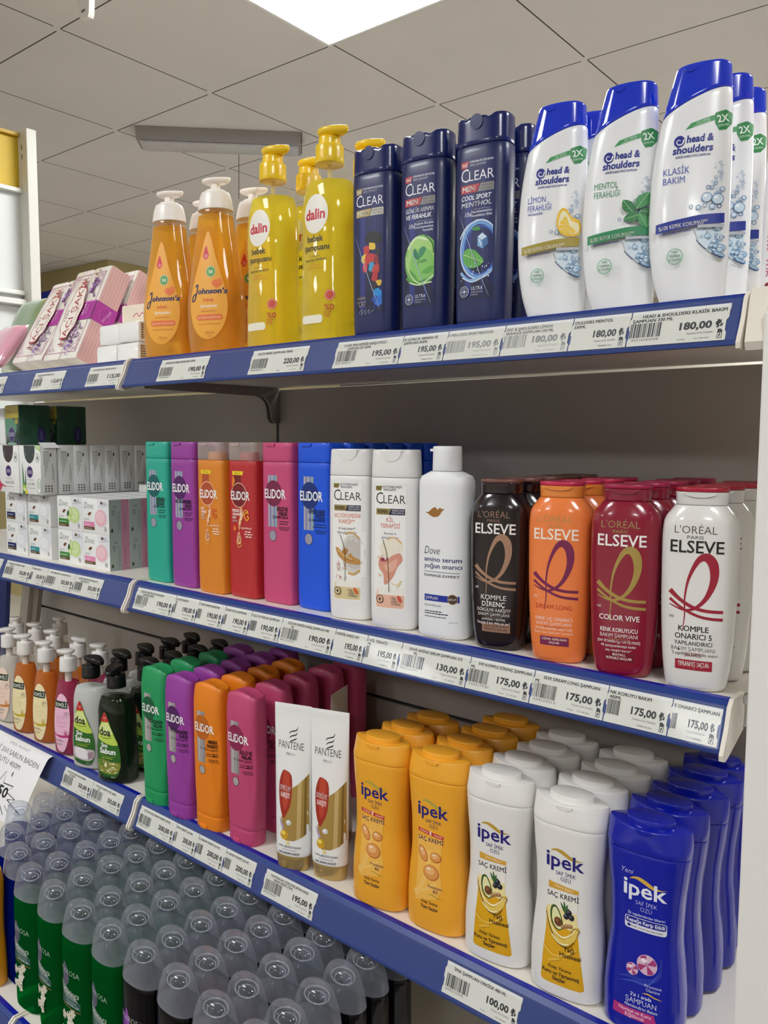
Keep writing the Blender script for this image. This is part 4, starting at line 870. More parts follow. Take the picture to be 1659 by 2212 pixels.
# ---------------------------------------------------------------- clear yellow baby shampoo with yellow pumps
_dk = [(0, 40, 30, 2.5), (6, 42, 32, 2.5), (50, 42.5, 32, 2.4), (90, 41, 31.5, 2.3), (115, 40.5, 31, 2.3), (150, 42, 31.5, 2.3), (180, 41.4, 30.6, 2.3), (203, 38.6, 28.8, 2.2), (220, 33.5, 25.8, 2.1), (233, 26, 22, 2), (241, 20, 19, 2), (244, 18.8, 18.6, 2)]
_db = lofty(sym(_dk), 0, 244, 40, NF, None, 4, .3)
_di = lofty(pchip([(z, -a+1.3, a-1.3, b-1.3, n) for z, a, b, n in _dk]), 3, 217, 34, NF, None, 3, .5)
YL = liquid('#fff034', .55, 'yellow_liquid', 1.12, .01, '#fff9a0'); YP = M('#f8cf1a', .3, coat=.3, sss=.15)
GD = 'clear yellow pump bottles on the top shelf'
def dalin(a):
    a.E(1, 171, 20.5, 26, '#f3efe4', n=36); a.T('dalin', 0.5, 164, 13, '#c8283c', 34, 'C', .035)
    K = '#3c3a2c'; a.T('bebek', 1, 134.5, 8, K, 28, 'C', .03); a.T('şampuanı', 2, 123, 7.4, K, 42, 'C', .03); a.T('bebeğinize', 0, 114.5, 2.6, '#6a6440', 17); a.T('banyoyu sevdirir!', 1, 109, 3.6, K, 36, 'C', .02); a.T('doğal kokulu', 0, 102.5, 2.2, '#b85a24', 20); a.T('gözleri yakmaz', 2, 98.6, 2.2, '#b85a24', 27)
    a.R(-25, 26, 14, 37, '#f2eeda', 4)
    a.E(24, 62, 7, 7.4, '#d0503c'); a.O(24, 62, 6, 6.4, .5, '#f6d8c8'); a.T('%0', 17, 42, 8, '#b04a28', 13, 'L', .02); a.lines(21, 39, 1.7, 13, 3, '#b04a28', 'C', seed=9)
for k, (x, y, r0, dsc, bx, by, br) in enumerate(((.3088, .0451, .05, 'left one beside the amber bottles', .3120, .115, .05), (.4252, .0443, .05, 'right one beside the navy bottles', .4300, .115, .05))):
    t = thing('pump_bottle', f'clear yellow baby shampoo pump bottle, {dsc}', 'shampoo bottle', (x, y, Z1), r0, GD)
    b = part('body', _db.copy(), shellc, t); part('liquid', _di.copy(), YL, t)
    part('collar', lofty(cyl_prof([(243, 19.8), (267, 19.2)]), 242.5, 267, 3, 40, None, .4, .8), YP, t); part('collar_top', lofty(cyl_prof([(267, 15.2), (278, 15)]), 266.5, 278, 3, 36, None, 0, .6), YP, t)
    pump(t, 277, 9, 279, -19, 33, 15, 11, YP, 1.5, taper=.45)
    part('dip_tube', lofty(cyl_prof([(12, 3), (244, 3)]), 12, 243, 3, 14, None, 0, 0), clear('#fdf6d0', .25, .2, 'dip_tube_plastic', '#fbf0b0'), t)
    a = Art(); dalin(a); u_, l_ = a.split(143); u_.wrap('logo', [b], t, eps=.35, du=3, dv=8); u2_, l2_ = l_.split(96); u2_.wrap('label', [b], t, eps=.35, du=3, dv=8); u3_, l3_ = l2_.split(38); u3_.wrap('emblem', [b], t, eps=.35, du=3, dv=8); l3_.wrap('label_band', [b], t, eps=.35, du=3, dv=8)
    dup(t, (bx, by, Z1), br, f'clear yellow pump bottle standing behind the {dsc.split()[0]} yellow front bottle', GD)
# ================================================================ lower shelf, right module
# ---------------------------------------------------------------- upside-down conditioners with a domed top
def cfac(x, y, z):
    if y < 0 and 26 < z < 175:
        e = -2+13*math.sin((z-26)/149*math.pi*.9); y = max(y, -20.4+max(0, x-(19-e*.35))*.55)
    return x, y, z
_cp = sym([(0, 30.5, 18.5, 3.2), (25, 31.2, 19, 3.2), (26, 31.2, 19, 3.2), (80, 33, 20, 3.2), (150, 34, 20.6, 3.2), (205, 34, 20.6, 3.2), (228, 33, 19, 3), (245, 31, 15.5, 2.8)])
_ctop = lambda u: 243.5-7*abs(u)**2.2
_cb, _cc = lofty(_cp, 25.6, _ctop, 28, NF, cfac, .4, 4), lofty(_cp, 0, 25.2, 4, NF, None, 1.5, .4)
def cond(oval, lines, ink):
    def f(a):
        a.R(-15, 113, 4, 197, 'm#b4aeae'); a.R(-12, 113, -8, 197, 'm#cfc8c4'); a.R(0, 113, 3, 197, 'm#9a9494')
        a.E(-3, 171, 18, 20.5, oval, n=32); a.T('ELiDOR', -21, 164, 12.6, WHITE, 44, 'L', .022)
        v = 150
        for s in lines: a.T(s, 27, v-2.2, 5.4, ink, 38 if len(s) > 12 else 2.3*len(s)+3, 'R', .05); v -= 7
        a.T('SAÇ BAKIM KREMİ', 27, v-.8, 3.4, ink, 36, 'R'); v -= 7.5
        a.T('%3', 27, v-2.5, 5.4, ink, 7, 'R', .02); a.lines(19, v+1, 2, 17, 2, ink, 'R', seed=4); a.lines(27, v-8, 1.3, 17, 3, ink, 'R', seed=5)
        a.E(-4, 101, 7, 7.6, ink); a.E(-4, 101, 6.2, 6.8, 'm#c2bcba')
    return f
CON = [('green', (.0375, .0177), '#1f9a5c', cond('#0e5c38', ['GÜÇLÜ UZAYAN', 'SAÇLAR'], '#0b2a1a'), [.077, .137]),
       ('purple', (.1115, .0153), '#9a3fa0', cond('#4f1a5e', ['SAÇ DÖKÜLMELERİNE', 'KARŞI'], '#2a1030'), [.072, .129, .186, .243]),
       ('orange', (.1840, .0196), '#ee8618', cond('#c2661a', ['ANINDA', 'ONARICI'], '#3c1c08'), [.075, .130, .187]),
       ('pink', (.2615, .0250), '#c64a76', cond('#8e2350', ['GÜÇLÜ VE', 'PARLAK'], '#3a0d22'), [.083, .143, .203, .262])]
GC = 'upside-down conditioner bottles on the lower shelf'
for nm, (x, y), c, d, back in CON:
    t = thing('conditioner_bottle', f'{nm} dome topped conditioner bottle standing on its cap, front of its row', 'conditioner bottle', (x, y, Z3), .05, GC)
    m = M(c, .4, coat=.12); b = part('body', _cb.copy(), m, t); part('cap', _cc.copy(), m, t)
    MB().box((-.0125, -.0202, .0012), (.0025, -.0165, .0085), .0008).done('flip_notch', [M(c, .6)], t)
    a = Art(); d(a); a.wrap('label', [b], t)
    for q, yy in enumerate(back):
        dup(t, (x+.002*((q*3) % 3-1), yy, Z3), .05-.1*(q % 2), f'{nm} dome topped conditioner bottle, {ordn(q)} behind the {nm} front one', GC, skip=('label',) if not (nm == 'pink' and q == 0) else ())
    if nm == 'purple': dup(t, (.035, .197, Z3), .1, 'purple dome topped conditioner bottle standing behind the green conditioners', GC, skip=('label',))
# ---------------------------------------------------------------- white and gold squeeze tubes
_tp = pchip([(22.4, -27.6, 27.6, 17.4, 2.2), (60, -28.4, 28.4, 15, 2.2), (150, -30, 30, 8, 2.2), (215, -30.6, 30.6, 2.6, 2.4), (232, -30.8, 30.8, .9, 3), (246, -30.8, 30.8, .8, 3)])
_tb, _tcap = lofty(_tp, 22.4, 246, 36, NF, None, .4, .2), lofty(sym([(0, 25.5, 15.5, 2.2), (22, 27.4, 17.2, 2.2)]), 0, 22, 4, NF, None, 1.5, .4)
GOLD = M('#c3a566', .3, .55, coat=.2)
def pantene(a):
    K = '#2a2a2c'
    for k in range(3): q = 205-6.5*k; a.S([(-5+.8*k, q-3, .5), (-3+.8*k, q, 1.3), (2+.6*k, q+2, 1.7), (7-.4*k, q+3.6, 1.5), (9.5-.8*k, q+9-2*k, .4)], 1.4, K)
    a.T('PANTENE', -1, 180, 11, K, 42, 'C', -.012); a.T('PRO-V', -1, 170.5, 4, K, 14, 'C', -.012)
    a.P([(4, 124), (12, 130), (22, 140), (30, 150), (30, 62), (20, 52), (8, 46), (-6, 45), (-12, 60), (-14, 78), (-6, 96)], 'm#b8964f', 0)
    a.P([(12, 130), (18, 136), (18, 51), (12, 48)], 'm#d8bd7e'); a.P([(22, 140), (25, 143), (25, 57), (22, 54)], 'm#8f7236')
    a.P([(-14, 146), (-9, 148), (1, 142), (3, 120), (1, 98), (-5, 84), (-10, 77), (-16, 90), (-19, 108), (-19, 130)], '#a5301f', 3); a.P([(-12, 144), (-8, 146), (-2, 142), (-2, 110), (-7, 90), (-12, 100)], '#bf4630', 3)
    a.T('DÖKÜLME', -8.5, 118, 7, WHITE, 18, 'C', .01, 0, -.06); a.T('KARŞITI', -8.5, 108, 7, WHITE, 15, 'C', .01, 0, -.06)
    a.E(-1, 72, 4.6, 4, '#cfcfcc', .2); a.E(-2, 73, 2.4, 1.8, '#f4f4f0', .2); a.P([(-17, 78), (-12, 70), (-8, 62), (-11, 61), (-15, 68)], '#b9a4c4', 2)
    a.E(-8, 53, 6.6, 7, '#d9a520'); a.E(-9.5, 55, 3.6, 3.6, '#f4dc6a'); a.T('PRO-V', -8, 51, 2.6, '#8a6410', 9); a.P([(-6, 44), (-1, 46), (2, 41), (-3, 39)], '#e8d37a'); a.P([(-6, 44), (-1, 46), (-3, 39)], '#f4e8b0')
    a.T('%100 D₃ BESLEYİCİ MADDE*.', 1, 35, 2.7, K, 36, 'C', .01); a.T('SAÇ DÖKÜLME İÇİN', 1, 30.5, 2.2, '#77777a', 24, 'C'); a.T('SAÇ BAKIM KREMİ', 0, 25.5, 2.8, K, 33, 'C', .02)
GT = 'white and gold conditioner tubes on the lower shelf'
for k, (x, y, dsc) in enumerate(((.3754, .0178, 'left one beside the pink conditioner'), (.4350, .0335, 'right one beside the yellow bottles'))):
    t = thing('conditioner_tube', f'white and gold squeeze tube standing on its cap, {dsc}', 'conditioner tube', (x, y, Z3), .3, GT)
    b = part('body', _tb.copy(), M('#f2f2f0', .35, coat=.2), t); part('cap', _tcap.copy(), GOLD, t)
    tab(t, 'flip_tab', -7, 9, [(5*math.cos(q*.314), 5*math.sin(q*.314)) for q in range(20)], -17, -12, GOLD)
    a = Art(); pantene(a); a.wrap('label', [b], t)
r_ = dup(t, (.379, .112, Z3), .95, 'white squeeze tube turned sideways, behind the right tube of the pair', GT, skip=('label',)); r_.rotation_euler = (0, 0, 1.9)
# ---------------------------------------------------------------- waisted conditioner and shampoo bottles with oval lids
_ik = [(0, 39.5, 23, 2.5), (5, 42.5, 25.5, 2.6), (40, 43, 26, 2.6), (75, 40.8, 25.4, 2.6), (112, 37.6, 24.2, 2.6), (145, 38.4, 24.2, 2.6), (175, 41.5, 25, 2.5), (198, 43.6, 25.6, 2.4), (206, 44.2, 25.8, 2.35), (213, 44.4, 25.6, 2.0), (221, 44.2, 25, 1.72), (227, 43.6, 24.2, 1.55), (236, 42.6, 23, 1.5)]
_icut = lambda u: 204+1.5*(1-u*u)-3
_itop = lambda u: 227.5+1.5*abs(u)**2.5
_ib, _ic = lofty(sym(_ik), 0, _icut, 36, NF, None, 4, 1), lofty(sym(_ik), lambda u: _icut(u)+.4, _itop, 9, NF, None, .4, 1.2)
_il = lofty(sym([(224, 26, 16.6, 2.1), (236, 25.6, 16.2, 2.1)]), 223, 235, 3, 44, None, 0, .8)
def swoosh(a, c, du=0): a.P([(-14+du, 172.5), (-11+du, 175.5), (-4+du, 177), (4+du, 174.5), (12+du, 170), (20+du, 168.4), (25+du, 169.4), (18+du, 167.2), (10+du, 167), (2+du, 170.5), (-6+du, 173.8), (-11+du, 173.6)], c, 3)
def ipek_logo(a, ink, sw, sub):
    swoosh(a, sw); a.T('i', -19.5, 154.8, 17.5, ink, 4.2, 'L', .02); a.T('pek', -13.5, 155.5, 16, ink, 38, 'L', .015)
    a.T('SAF İPEK', 4, 146.6, 4.4, sub, 23, 'C', 0); a.T('ÖZÜ', 4, 140.2, 4.4, sub, 12, 'C', 0)
def ipek_yellow(a):
    a.P([(-20, 128), (18, 128), (16, 118), (14, 90), (18, 62), (10, 48), (-22, 40), (-19, 90)], '#f7bc55', 0)
    ipek_logo(a, '#241f78', '#b9a845', '#4a3b58')
    a.P([(-19, 132.5), (18, 128.5), (19, 133), (-19, 137.2)], '#c9343a'); a.T('Türkiye\'nin', -10, 132.8, 2.5, '#f6e2c0', 13, 'C', .01, 0, -.09); a.T('numaralı*', 11, 130.6, 2.5, '#f6e2c0', 12, 'C', .01, 0, -.09); a.T('1', 0, 130.8, 5, '#f6efe4', 2, 'C', .02)
    a.T('SAÇ KREMİ', 0, 121.6, 5.6, '#2d2a66', 37, 'C', .012)
    a.S([(-22, 46), (-12, 62), (-4, 86), (-2, 110)], 6, '#f9c76a'); a.S([(-24, 52), (-8, 56), (10, 70)], 4, '#f9c76a')
    for u, v, p, q, rt in ((-11, 104, 6, 11, .5), (8, 103, 8, 6.6, 0), (2, 82, 11.5, 10, 0)):
        a.E(u, v, p, q, '#b9602a', rt); a.E(u-.3, v+.3, p-.9, q-.9, '#e39a50', rt); a.E(u-p*.15, v+q*.2, p*.6, q*.5, '#f0b678', rt); a.E(u-p*.3, v+q*.45, p*.28, q*.18, '#fbe2bd', rt)
    a.T('Provitamin', 8, 62, 3.7, '#3b2c58', 20, 'C'); a.T('B5', 9, 56.5, 3.7, '#3b2c58', 6.5, 'C'); swoosh_(a, 8, 53, '#c9a83a')
    a.T('Kolay Tarama', 0, 40, 3.7, '#3a2e22', 24, 'C', .012, .25); a.T('Tüm Saçlar', 0, 32.6, 4.4, '#332640', 26, 'C', .015)
def swoosh_(a, u, v, c): a.P([(u-10, v-1), (u-4, v+1), (u+2, v-1), (u+11, v-3), (u+3, v-2.6), (u-4, v-.6)], c, 2)
def ipek_white(a):
    a.P([(-17, 113), (18, 113), (18, 100), (21, 70), (26, 36), (28, 20), (25, 17.5), (-20, 17.5), (-23, 20), (-21, 50), (-18, 80)], '#e0a818', 0)
    a.P([(-17, 114), (18, 114), (18, 100), (19, 84), (-18, 92)], '#f3e2a0'); a.P([(-17, 126), (18, 126), (18, 106), (-17, 108)], '#f0ece0')
    ipek_logo(a, '#241f78', '#c29a3a', '#3a356e')
    a.P([(-16, 129), (19, 129), (19, 133.6), (-16, 137)], '#d9a43a'); a.T('Onarıcı Bakım', 2, 131.2, 2.7, '#f8f0d8', 21, 'C', 0, 0, -.08)
    a.T('SAÇ KREMİ', 1, 119.6, 5.8, '#2b2450', 37, 'C', .012)
    a.P([(-12, 108), (-6, 110), (0, 100), (3, 88), (-2, 82), (-9, 86), (-13, 96)], '#3d5a24', 2); a.P([(-10, 106), (-6, 107.5), (-1, 99), (1.6, 88), (-2, 83.5), (-8, 87.5), (-11, 96)], '#e9e6ae', 2)
    a.E(-3.4, 92, 4.6, 5.4, '#6b3f22', .3); a.E(-4.4, 93.6, 2, 2.2, '#8f5c36', .3)
    for p in ((-1, 116), (3, 118), (7, 115), (9, 111)): a.P([(5, 103), ((5+p[0])/2-1.4, (103+p[1])/2), p, ((5+p[0])/2+1.4, (103+p[1])/2)], '#3f6a34', 1)
    for u, v in ((9, 106), (6, 101), (12, 101)): a.E(u, v, 3.2, 3.4, '#23222c'); a.E(u-1, v+1, .9, .9, '#8d90a8')
    for u, v in ((3, 88), (7, 90), (11, 91)): a.E(u, v, 2.8, 2.4, '#9a7146'); a.E(u-.6, v+.6, 1.2, .9, '#d8b88c')
    a.S([(-18, 104, 1), (-14, 88, 4), (-6, 74, 6), (4, 70, 7), (14, 78, 6), (20, 92, 2)], 5, '#e8c860', 6); a.S([(-18, 100, .8), (-12, 82, 1.6), (-2, 68, 1.6), (9, 66, 1.4), (16, 74, 1)], 1.2, '#7a4f14', 6)
    a.S([(-16, 98, .6), (-8, 82, 1.8), (4, 76, 2.2), (16, 86, .8)], 1.6, '#fbf0c0', 6); a.S([(-10, 76), (0, 68), (10, 70)], 1.3, '#fdf6d8', 6); a.S([(12, 84), (16, 90), (21, 88), (19, 82)], .9, '#8a5c1c', 6)
    a.S([(-20, 60), (-8, 52), (6, 56), (18, 66)], 2.4, '#ecc150'); a.S([(-14, 44), (0, 50)], 3, '#e9bb42')
    a.T('Yağ', 10, 61.5, 5, '#2b2214', 12, 'C', .012); a.T('Hazinesi', 12, 54, 5, '#2b2214', 24, 'C', .012)
    a.T('Kolay Tarama', 0, 36.5, 3.7, '#33260e', 27, 'C', .012, .25); a.T('Kuru ve Yıpranmış', 1, 29.4, 4.4, '#241c26', 43, 'C', .015); a.T('Saçlar', 0, 23.2, 4.4, '#241c26', 16, 'C', .015)
def ipek_blue(a):
    swoosh(a, '#d9b04a', 1); a.T('Yeni', -17, 178, 5.6, '#e6e8f6', 13, 'C', -.015, .3)
    a.T('i', -19.5, 155, 18, '#eceef8', 4.2, 'L', .02); a.T('pek', -13.5, 155.5, 16.5, '#eceef8', 39, 'L', .015)
    a.T('SAF İPEK', 5, 146.5, 4.4, '#cdd2f0', 22, 'C', -.015); a.T('ÖZÜ', 5, 140, 4.4, '#cdd2f0', 12, 'C', -.015)
    a.T('İlk uygulamalardan itibaren', 5, 134, 2.7, '#d8dcf4', 38, 'C', .005); a.R(-17, 118.5, 26, 132, '#e6e4ea', 2.6); a.R(-16.4, 124.3, 25.4, 131.4, '#141f8e', 2)
    a.T('Kepeğe Karşı Etkili', 4.5, 126, 3.9, '#f1f2fb', 39, 'C', .015); a.E(-12.5, 121.5, 1.8, 1.8, '#2a3290'); a.T('Klinik olarak kanıtlanmıştır', 6, 120.4, 2.3, '#3a3c78', 33, 'C', .005)
    a.S([(-22, 62, 1), (-10, 66, 4), (6, 66, 5), (20, 74, 4), (22, 94, 1)], 4, '#2436a8'); a.S([(-20, 58, .6), (-6, 62, 2.4), (10, 63, 2.4), (20, 78, .8)], 2, '#3a4dbc')
    for u, v, p in ((8, 84, 10.5), (-7, 75, 6.4)):
        a.E(u, v, p, p*1.04, '#d8b6cc')
        for k in range(4):
            t = .5+k*1.57; a.P([(u, v), (u+p*.92*math.cos(t-.38), v+p*.95*math.sin(t-.38)), (u+p*.98*math.cos(t), v+p*math.sin(t)), (u+p*.92*math.cos(t+.38), v+p*.95*math.sin(t+.38))], '#a83a78')
        a.E(u-p*.3, v+p*.4, p*.3, p*.22, '#f4e6f0')
    a.T('Piroctone', 15, 60.5, 3.2, '#cfd4f0', 17, 'C'); a.T('Olamine', 15, 56, 3.2, '#cfd4f0', 14, 'C'); swoosh_(a, 14, 53, '#d9b04a')
    a.T("2'si 1 arada", 3, 46, 3.7, '#e4e7f8', 22, 'C', .01); a.T('ŞAMPUAN', 3, 38.2, 5.8, '#e4e7f8', 32, 'C', -.01); a.T('Nemlendirici Bakım', 3, 33, 3.5, '#d4d8f2', 34, 'C', .008, .25)
    a.P([(-27, 20), (20, 20), (17, 31.5), (-26, 31.5)], '#b8327e'); a.T('Normal ve Kuru', -3, 26.4, 3.6, '#f6dcea', 34, 'C', .008); a.T('Eğilimli', -3, 21.4, 3.6, '#f6dcea', 20, 'C', .008)
IY = M('#f5ad2e', .34, coat=.25, sss=.06); IW = M('#eceae6', .32, coat=.25, sss=.1); IB = M('#0b1ba2', .22, coat=.4)
GI = 'waisted bottles with raised oval lids on the lower shelf'
for nm, nn, (x, y), m, d, ys, dsc in (('conditioner_bottle', 'conditioner bottle', (.5350, .0335), IY, ipek_yellow, [.0885, .1435], 'left yellow waisted conditioner bottle beside the white tubes'),
        ('conditioner_bottle', 'conditioner bottle', (.6282, .0392), IY, ipek_yellow, [.0945, .1505, .2085], 'right yellow waisted conditioner bottle beside the white ones'),
        ('conditioner_bottle', 'conditioner bottle', (.7210, .0373), IW, ipek_white, [.0920, .1470, .2020], 'left white waisted conditioner bottle with avocado label'),
        ('conditioner_bottle', 'conditioner bottle', (.8165, .0345), IW, ipek_white, [.0895, .1445, .2000], 'right white waisted conditioner bottle with avocado label'),
        ('shampoo_bottle', 'shampoo bottle', (.9080, .0355), IB, ipek_blue, [.0905, .1450, .1995, .2540], 'blue waisted shampoo bottle at the right end')):
    t = thing(nm, dsc+', front of its row', nn, (x, y, Z3), .1, GI)
    b = part('body', _ib.copy(), m, t); part('cap', _ic.copy(), m, t); part('lid', _il.copy(), m, t)
    tab(t, 'flip_tab', 0, 226.5, arcpts(9, 4.5), -25.4, -20, m)
    a = Art(); d(a); u_, l_ = a.split(112)
    if m is IB: u_.wrap('logo', [b], t); u_, l_ = l_.split(62); u_.wrap('emblem', [b], t); l_.wrap('label', [b], t)
    else: a.wrap('label', [b], t)
    for q, yy in enumerate(ys):
        dup(t, (x+.0015*((q*5) % 3-1), yy, Z3), .1+.06*((q*7) % 3-1), f'{dsc.split(" bottle")[0]} bottle, {ordn(q)} behind its front one', GI, skip=('label', 'logo', 'emblem') if q else ())
# ================================================================ lower shelf, left module: liquid soaps
_kk = [(0, 29, 20, 2.3), (6, 32, 23, 2.3), (45, 34, 24, 2.3), (90, 32, 23, 2.2), (120, 28, 21, 2.1), (145, 22.5, 18.5, 2.05), (162, 18, 16.5, 2), (170, 16.4, 16.2, 2)]
_kb = lofty(sym(_kk), 0, 170, 34, NF, None, 4, .3)
_ki = lofty(pchip([(z, -a+1.2, a-1.2, b-1.2, n) for z, a, b, n in _kk]), 3, 148, 28, NF, None, 3, .4)
_kc = lofty(cyl_prof([(170, 17), (197, 16.4)]), 170, 197, 4, 40, None, .5, 1.4)
WPK = M('#efece8', .35, coat=.2, sss=.2)
def komili(oval, band, ink, n1, n2):
    def f(a):
        a.P([(2, 127), (13, 118), (20, 92), (21, 64), (17, 34), (8, 12), (-2, 9), (-10, 14), (-17, 38), (-20, 70), (-17, 100), (-8, 121)], oval, 3)
        a.R(-17, 98, 16, 112, '#16301f'); a.T('KOMİLİ', -.5, 101, 7, '#e6e8dc', 29, 'C', .025)
        a.O(14, 86, 5, 5.4, .6, '#4a4640'); a.S([(12, 84), (15, 90)], 1, '#4a4640', 0); a.S([(13, 86), (16, 87.5)], .8, '#4a4640', 0)
        a.T(n1, -2, 76, 7, ink, 20, 'C', -.02, .1); a.T(n2, 0, 67, 7, ink, 24, 'C', -.02, .1); a.T('SIVI SABUN', 0, 60, 2.2, ink, 20)
        a.P([(-19.6, 47), (0, 43), (19.2, 46), (18.2, 40), (0, 38), (-18.6, 42)], band); a.lines(-16, 43.4, 1.6, 14, 1, '#fbf3e4', seed=3)
        for k in range(6): a.S([(12, 45), (12+6*math.cos(.4+.45*k), 46+9*math.sin(.4+.45*k))], .7, band, 0)
        a.lines(-15, 33, 1.7, 22, 2, '#77706a', seed=5); a.lines(-11, 25, 1.3, 13, 2, '#77706a', seed=6)
    return f
KT = {'white': (liquid('#f4f2ef', .06, 'white_liquid', 1.1, .2), komili('#f6dccb', '#d8843a', '#e0a07a', 'Badem', 'Sütü')), 'orange': (liquid('#f99c28', .38, 'orange_liquid', 1.1, .03, '#fdc878'), komili('#f5e7b4', '#c9b22a', '#d4c27a', 'Zeytin', 'Çiçeği')),
      'pink': (liquid('#d63a80', .4, 'pink_liquid', 1.1, .03, '#ee7aa8'), komili('#f3bfd8', '#c2387e', '#c46a98', 'Gül', 'Bahçesi'))}
GK = 'clear pump soap bottles with white pumps on the lower shelf'
def headrot(r, ang):
    for ch in r.children:
        if ch.name.startswith('pump_head'): ch.rotation_euler = (0, 0, ang)
kp = {}
for nm, x, y, hr, dsc, fr in (('white', -.5690, .0400, 3.9, 'white soap in a clear pump bottle cut by the left picture edge', 1), ('orange', -.4795, .0330, 3.5, 'orange soap in a clear pump bottle, left one of two at the front', 1), ('orange', -.3888, .0330, 3.3, 'orange soap in a clear pump bottle, right one of two at the front', 1), ('pink', -.2912, .0290, 3.3, 'pink soap in a clear pump bottle with pink oval label, front row', 1),
                         ('white', -.6640, .1020, 2.9, 'white soap pump bottle at the far left of the second row', 0), ('white', -.5700, .1020, 3.2, 'white soap pump bottle behind the left orange soap', 0), ('orange', -.4760, .0960, 3.3, 'orange soap pump bottle behind the right orange soap', 0), ('white', -.5880, .1700, 3.0, 'white soap pump bottle alone in the third row', 0), ('orange', -.3760, .0970, 6.2, 'orange soap pump bottle behind the pink soap', 0), ('pink', -.2840, .0950, 3.2, 'pink soap pump bottle behind the white soap with black pump', 0)):
    if nm not in kp:
        t = thing('soap_pump_bottle', dsc, 'liquid soap', (x, y, Z3), .25, GK); lq, d = KT[nm]
        b = part('body', _kb.copy(), shellc, t); part('liquid', _ki.copy(), lq, t); part('collar', _kc.copy(), WPK, t)
        pump(t, 196, 8, 203, -14, 27, 13.5, 9, WPK, 2.5, taper=.3)
        part('dip_tube', lofty(cyl_prof([(140, 6.5), (171, 7)]), 140, 171, 3, 20, None, 0, 0), M('#e9e4de', .4), t)
        a = Art(); d(a); a.wrap('label', [b], t, eps=.35, du=3, dv=8); kp[nm] = t; headrot(t, hr)
    else: headrot(dup(kp[nm], (x, y, Z3), .25, dsc, GK, skip=() if fr else ('label',)), hr)
_dk = [(0, 36, 24, 2.5), (6, 39.5, 27.5, 2.5), (50, 40.5, 28.4, 2.5), (95, 37, 27.6, 2.4), (130, 36.5, 27, 2.4), (150, 33.5, 25.5, 2.3), (164, 27, 22, 2.15), (171, 19, 18, 2), (176, 17, 17, 2)]
_db = lofty(sym(_dk), 0, 176, 36, NF, None, 4, .3)
_di = lofty(pchip([(z, -a+1.2, a-1.2, b-1.2, n) for z, a, b, n in _dk]), 3, 158, 30, NF, None, 3, .4)
BLK = M('#141415', .3, coat=.3)
def doa(pic):
    def f(a):
        a.P([(-6, 135), (1, 126), (9, 108), (18, 88), (25, 66), (27, 44), (24, 26), (16, 13), (-4, 13), (-20, 17), (-24, 30), (-25, 60), (-22, 90), (-15, 115)], '#2e6a24', 3)
        a.P([(-6, 133), (0, 125), (8, 107), (16, 89), (22, 75), (0, 76), (-23, 83), (-21, 92), (-14, 114)], '#c3d95a', 2); a.P([(-16, 110), (0, 116), (4, 112), (12, 96), (-4, 92), (-20, 95)], '#dfe99a', 2)
        a.P([(-6, 134), (0, 126), (4, 118), (-6, 116), (-14, 117), (-12, 124)], '#c3272e', 1); a.T('YENİ', -5.4, 122, 3, '#f6dcc8', 8); a.T('✶', -5, 118, 2.4, '#f0d040', 3)
        a.T('d', -19, 91, 14, '#181c14', 9.4, 'L', .03); a.T('oa', -9, 91, 13.2, '#181c14', 17, 'L', .03); a.S([(-16, 87.5), (-4, 86), (10, 88)], 1, '#1f3a18')
        a.T('Sıvı', -7, 69, 7.6, WHITE, 15, 'C', .03); a.T('Sabun', 0, 57.5, 9.4, WHITE, 36, 'C', .035); a.S([(-17, 53.4), (0, 52), (18, 54)], .5, '#c9d84a'); a.lines(-13, 48.5, 1.8, 26, 1, '#c9d84a', seed=2)
        pic(a); a.P([(-22, 20), (-4, 15.5), (20, 17), (16, 13), (-4, 13), (-20, 17)], '#1c4a24'); a.T('400ml℮', 13, 14.4, 2, '#e4eadc', 9)
    return f
def pic_soap(a): a.P([(-23, 44), (-8, 45), (10, 43), (25, 42), (24, 28), (14, 20), (-10, 22), (-23, 26)], '#cdbfc4', 2); a.P([(-18, 42), (2, 44), (14, 36), (12, 24), (-14, 26)], '#efeaec', 1); a.P([(12, 36), (24, 40), (23, 28), (13, 23)], '#a88f98')
def pic_bloom(a):
    a.P([(-24, 43), (-8, 46), (10, 43), (26, 42), (24, 28), (14, 20), (-10, 20), (-23, 26)], '#8a8f3a', 2); r = random.Random(8)
    for k in range(44): a.E(r.uniform(-18, 22), r.uniform(23, 41), r.uniform(1, 2.2), r.uniform(1, 2), r.choice(('#efe9c0', '#e4d98a', '#f6f2d8', '#c9c06a')), r.uniform(0, 3), 8)
    a.P([(-23, 42), (-14, 44), (-8, 38), (-18, 34)], '#5f8a2e', 1)
DW = liquid('#f3f5f4', .03, 'milky_liquid', 1.1, .2); DG = M('#081a04', .12, spec=.3)
shelld = clear('#fdfdfb', .0, .03, 'clear_soap_shell', edge=.05, refl=.015, graz=.22)
GB = 'liquid soap bottles with black pumps on the lower shelf'
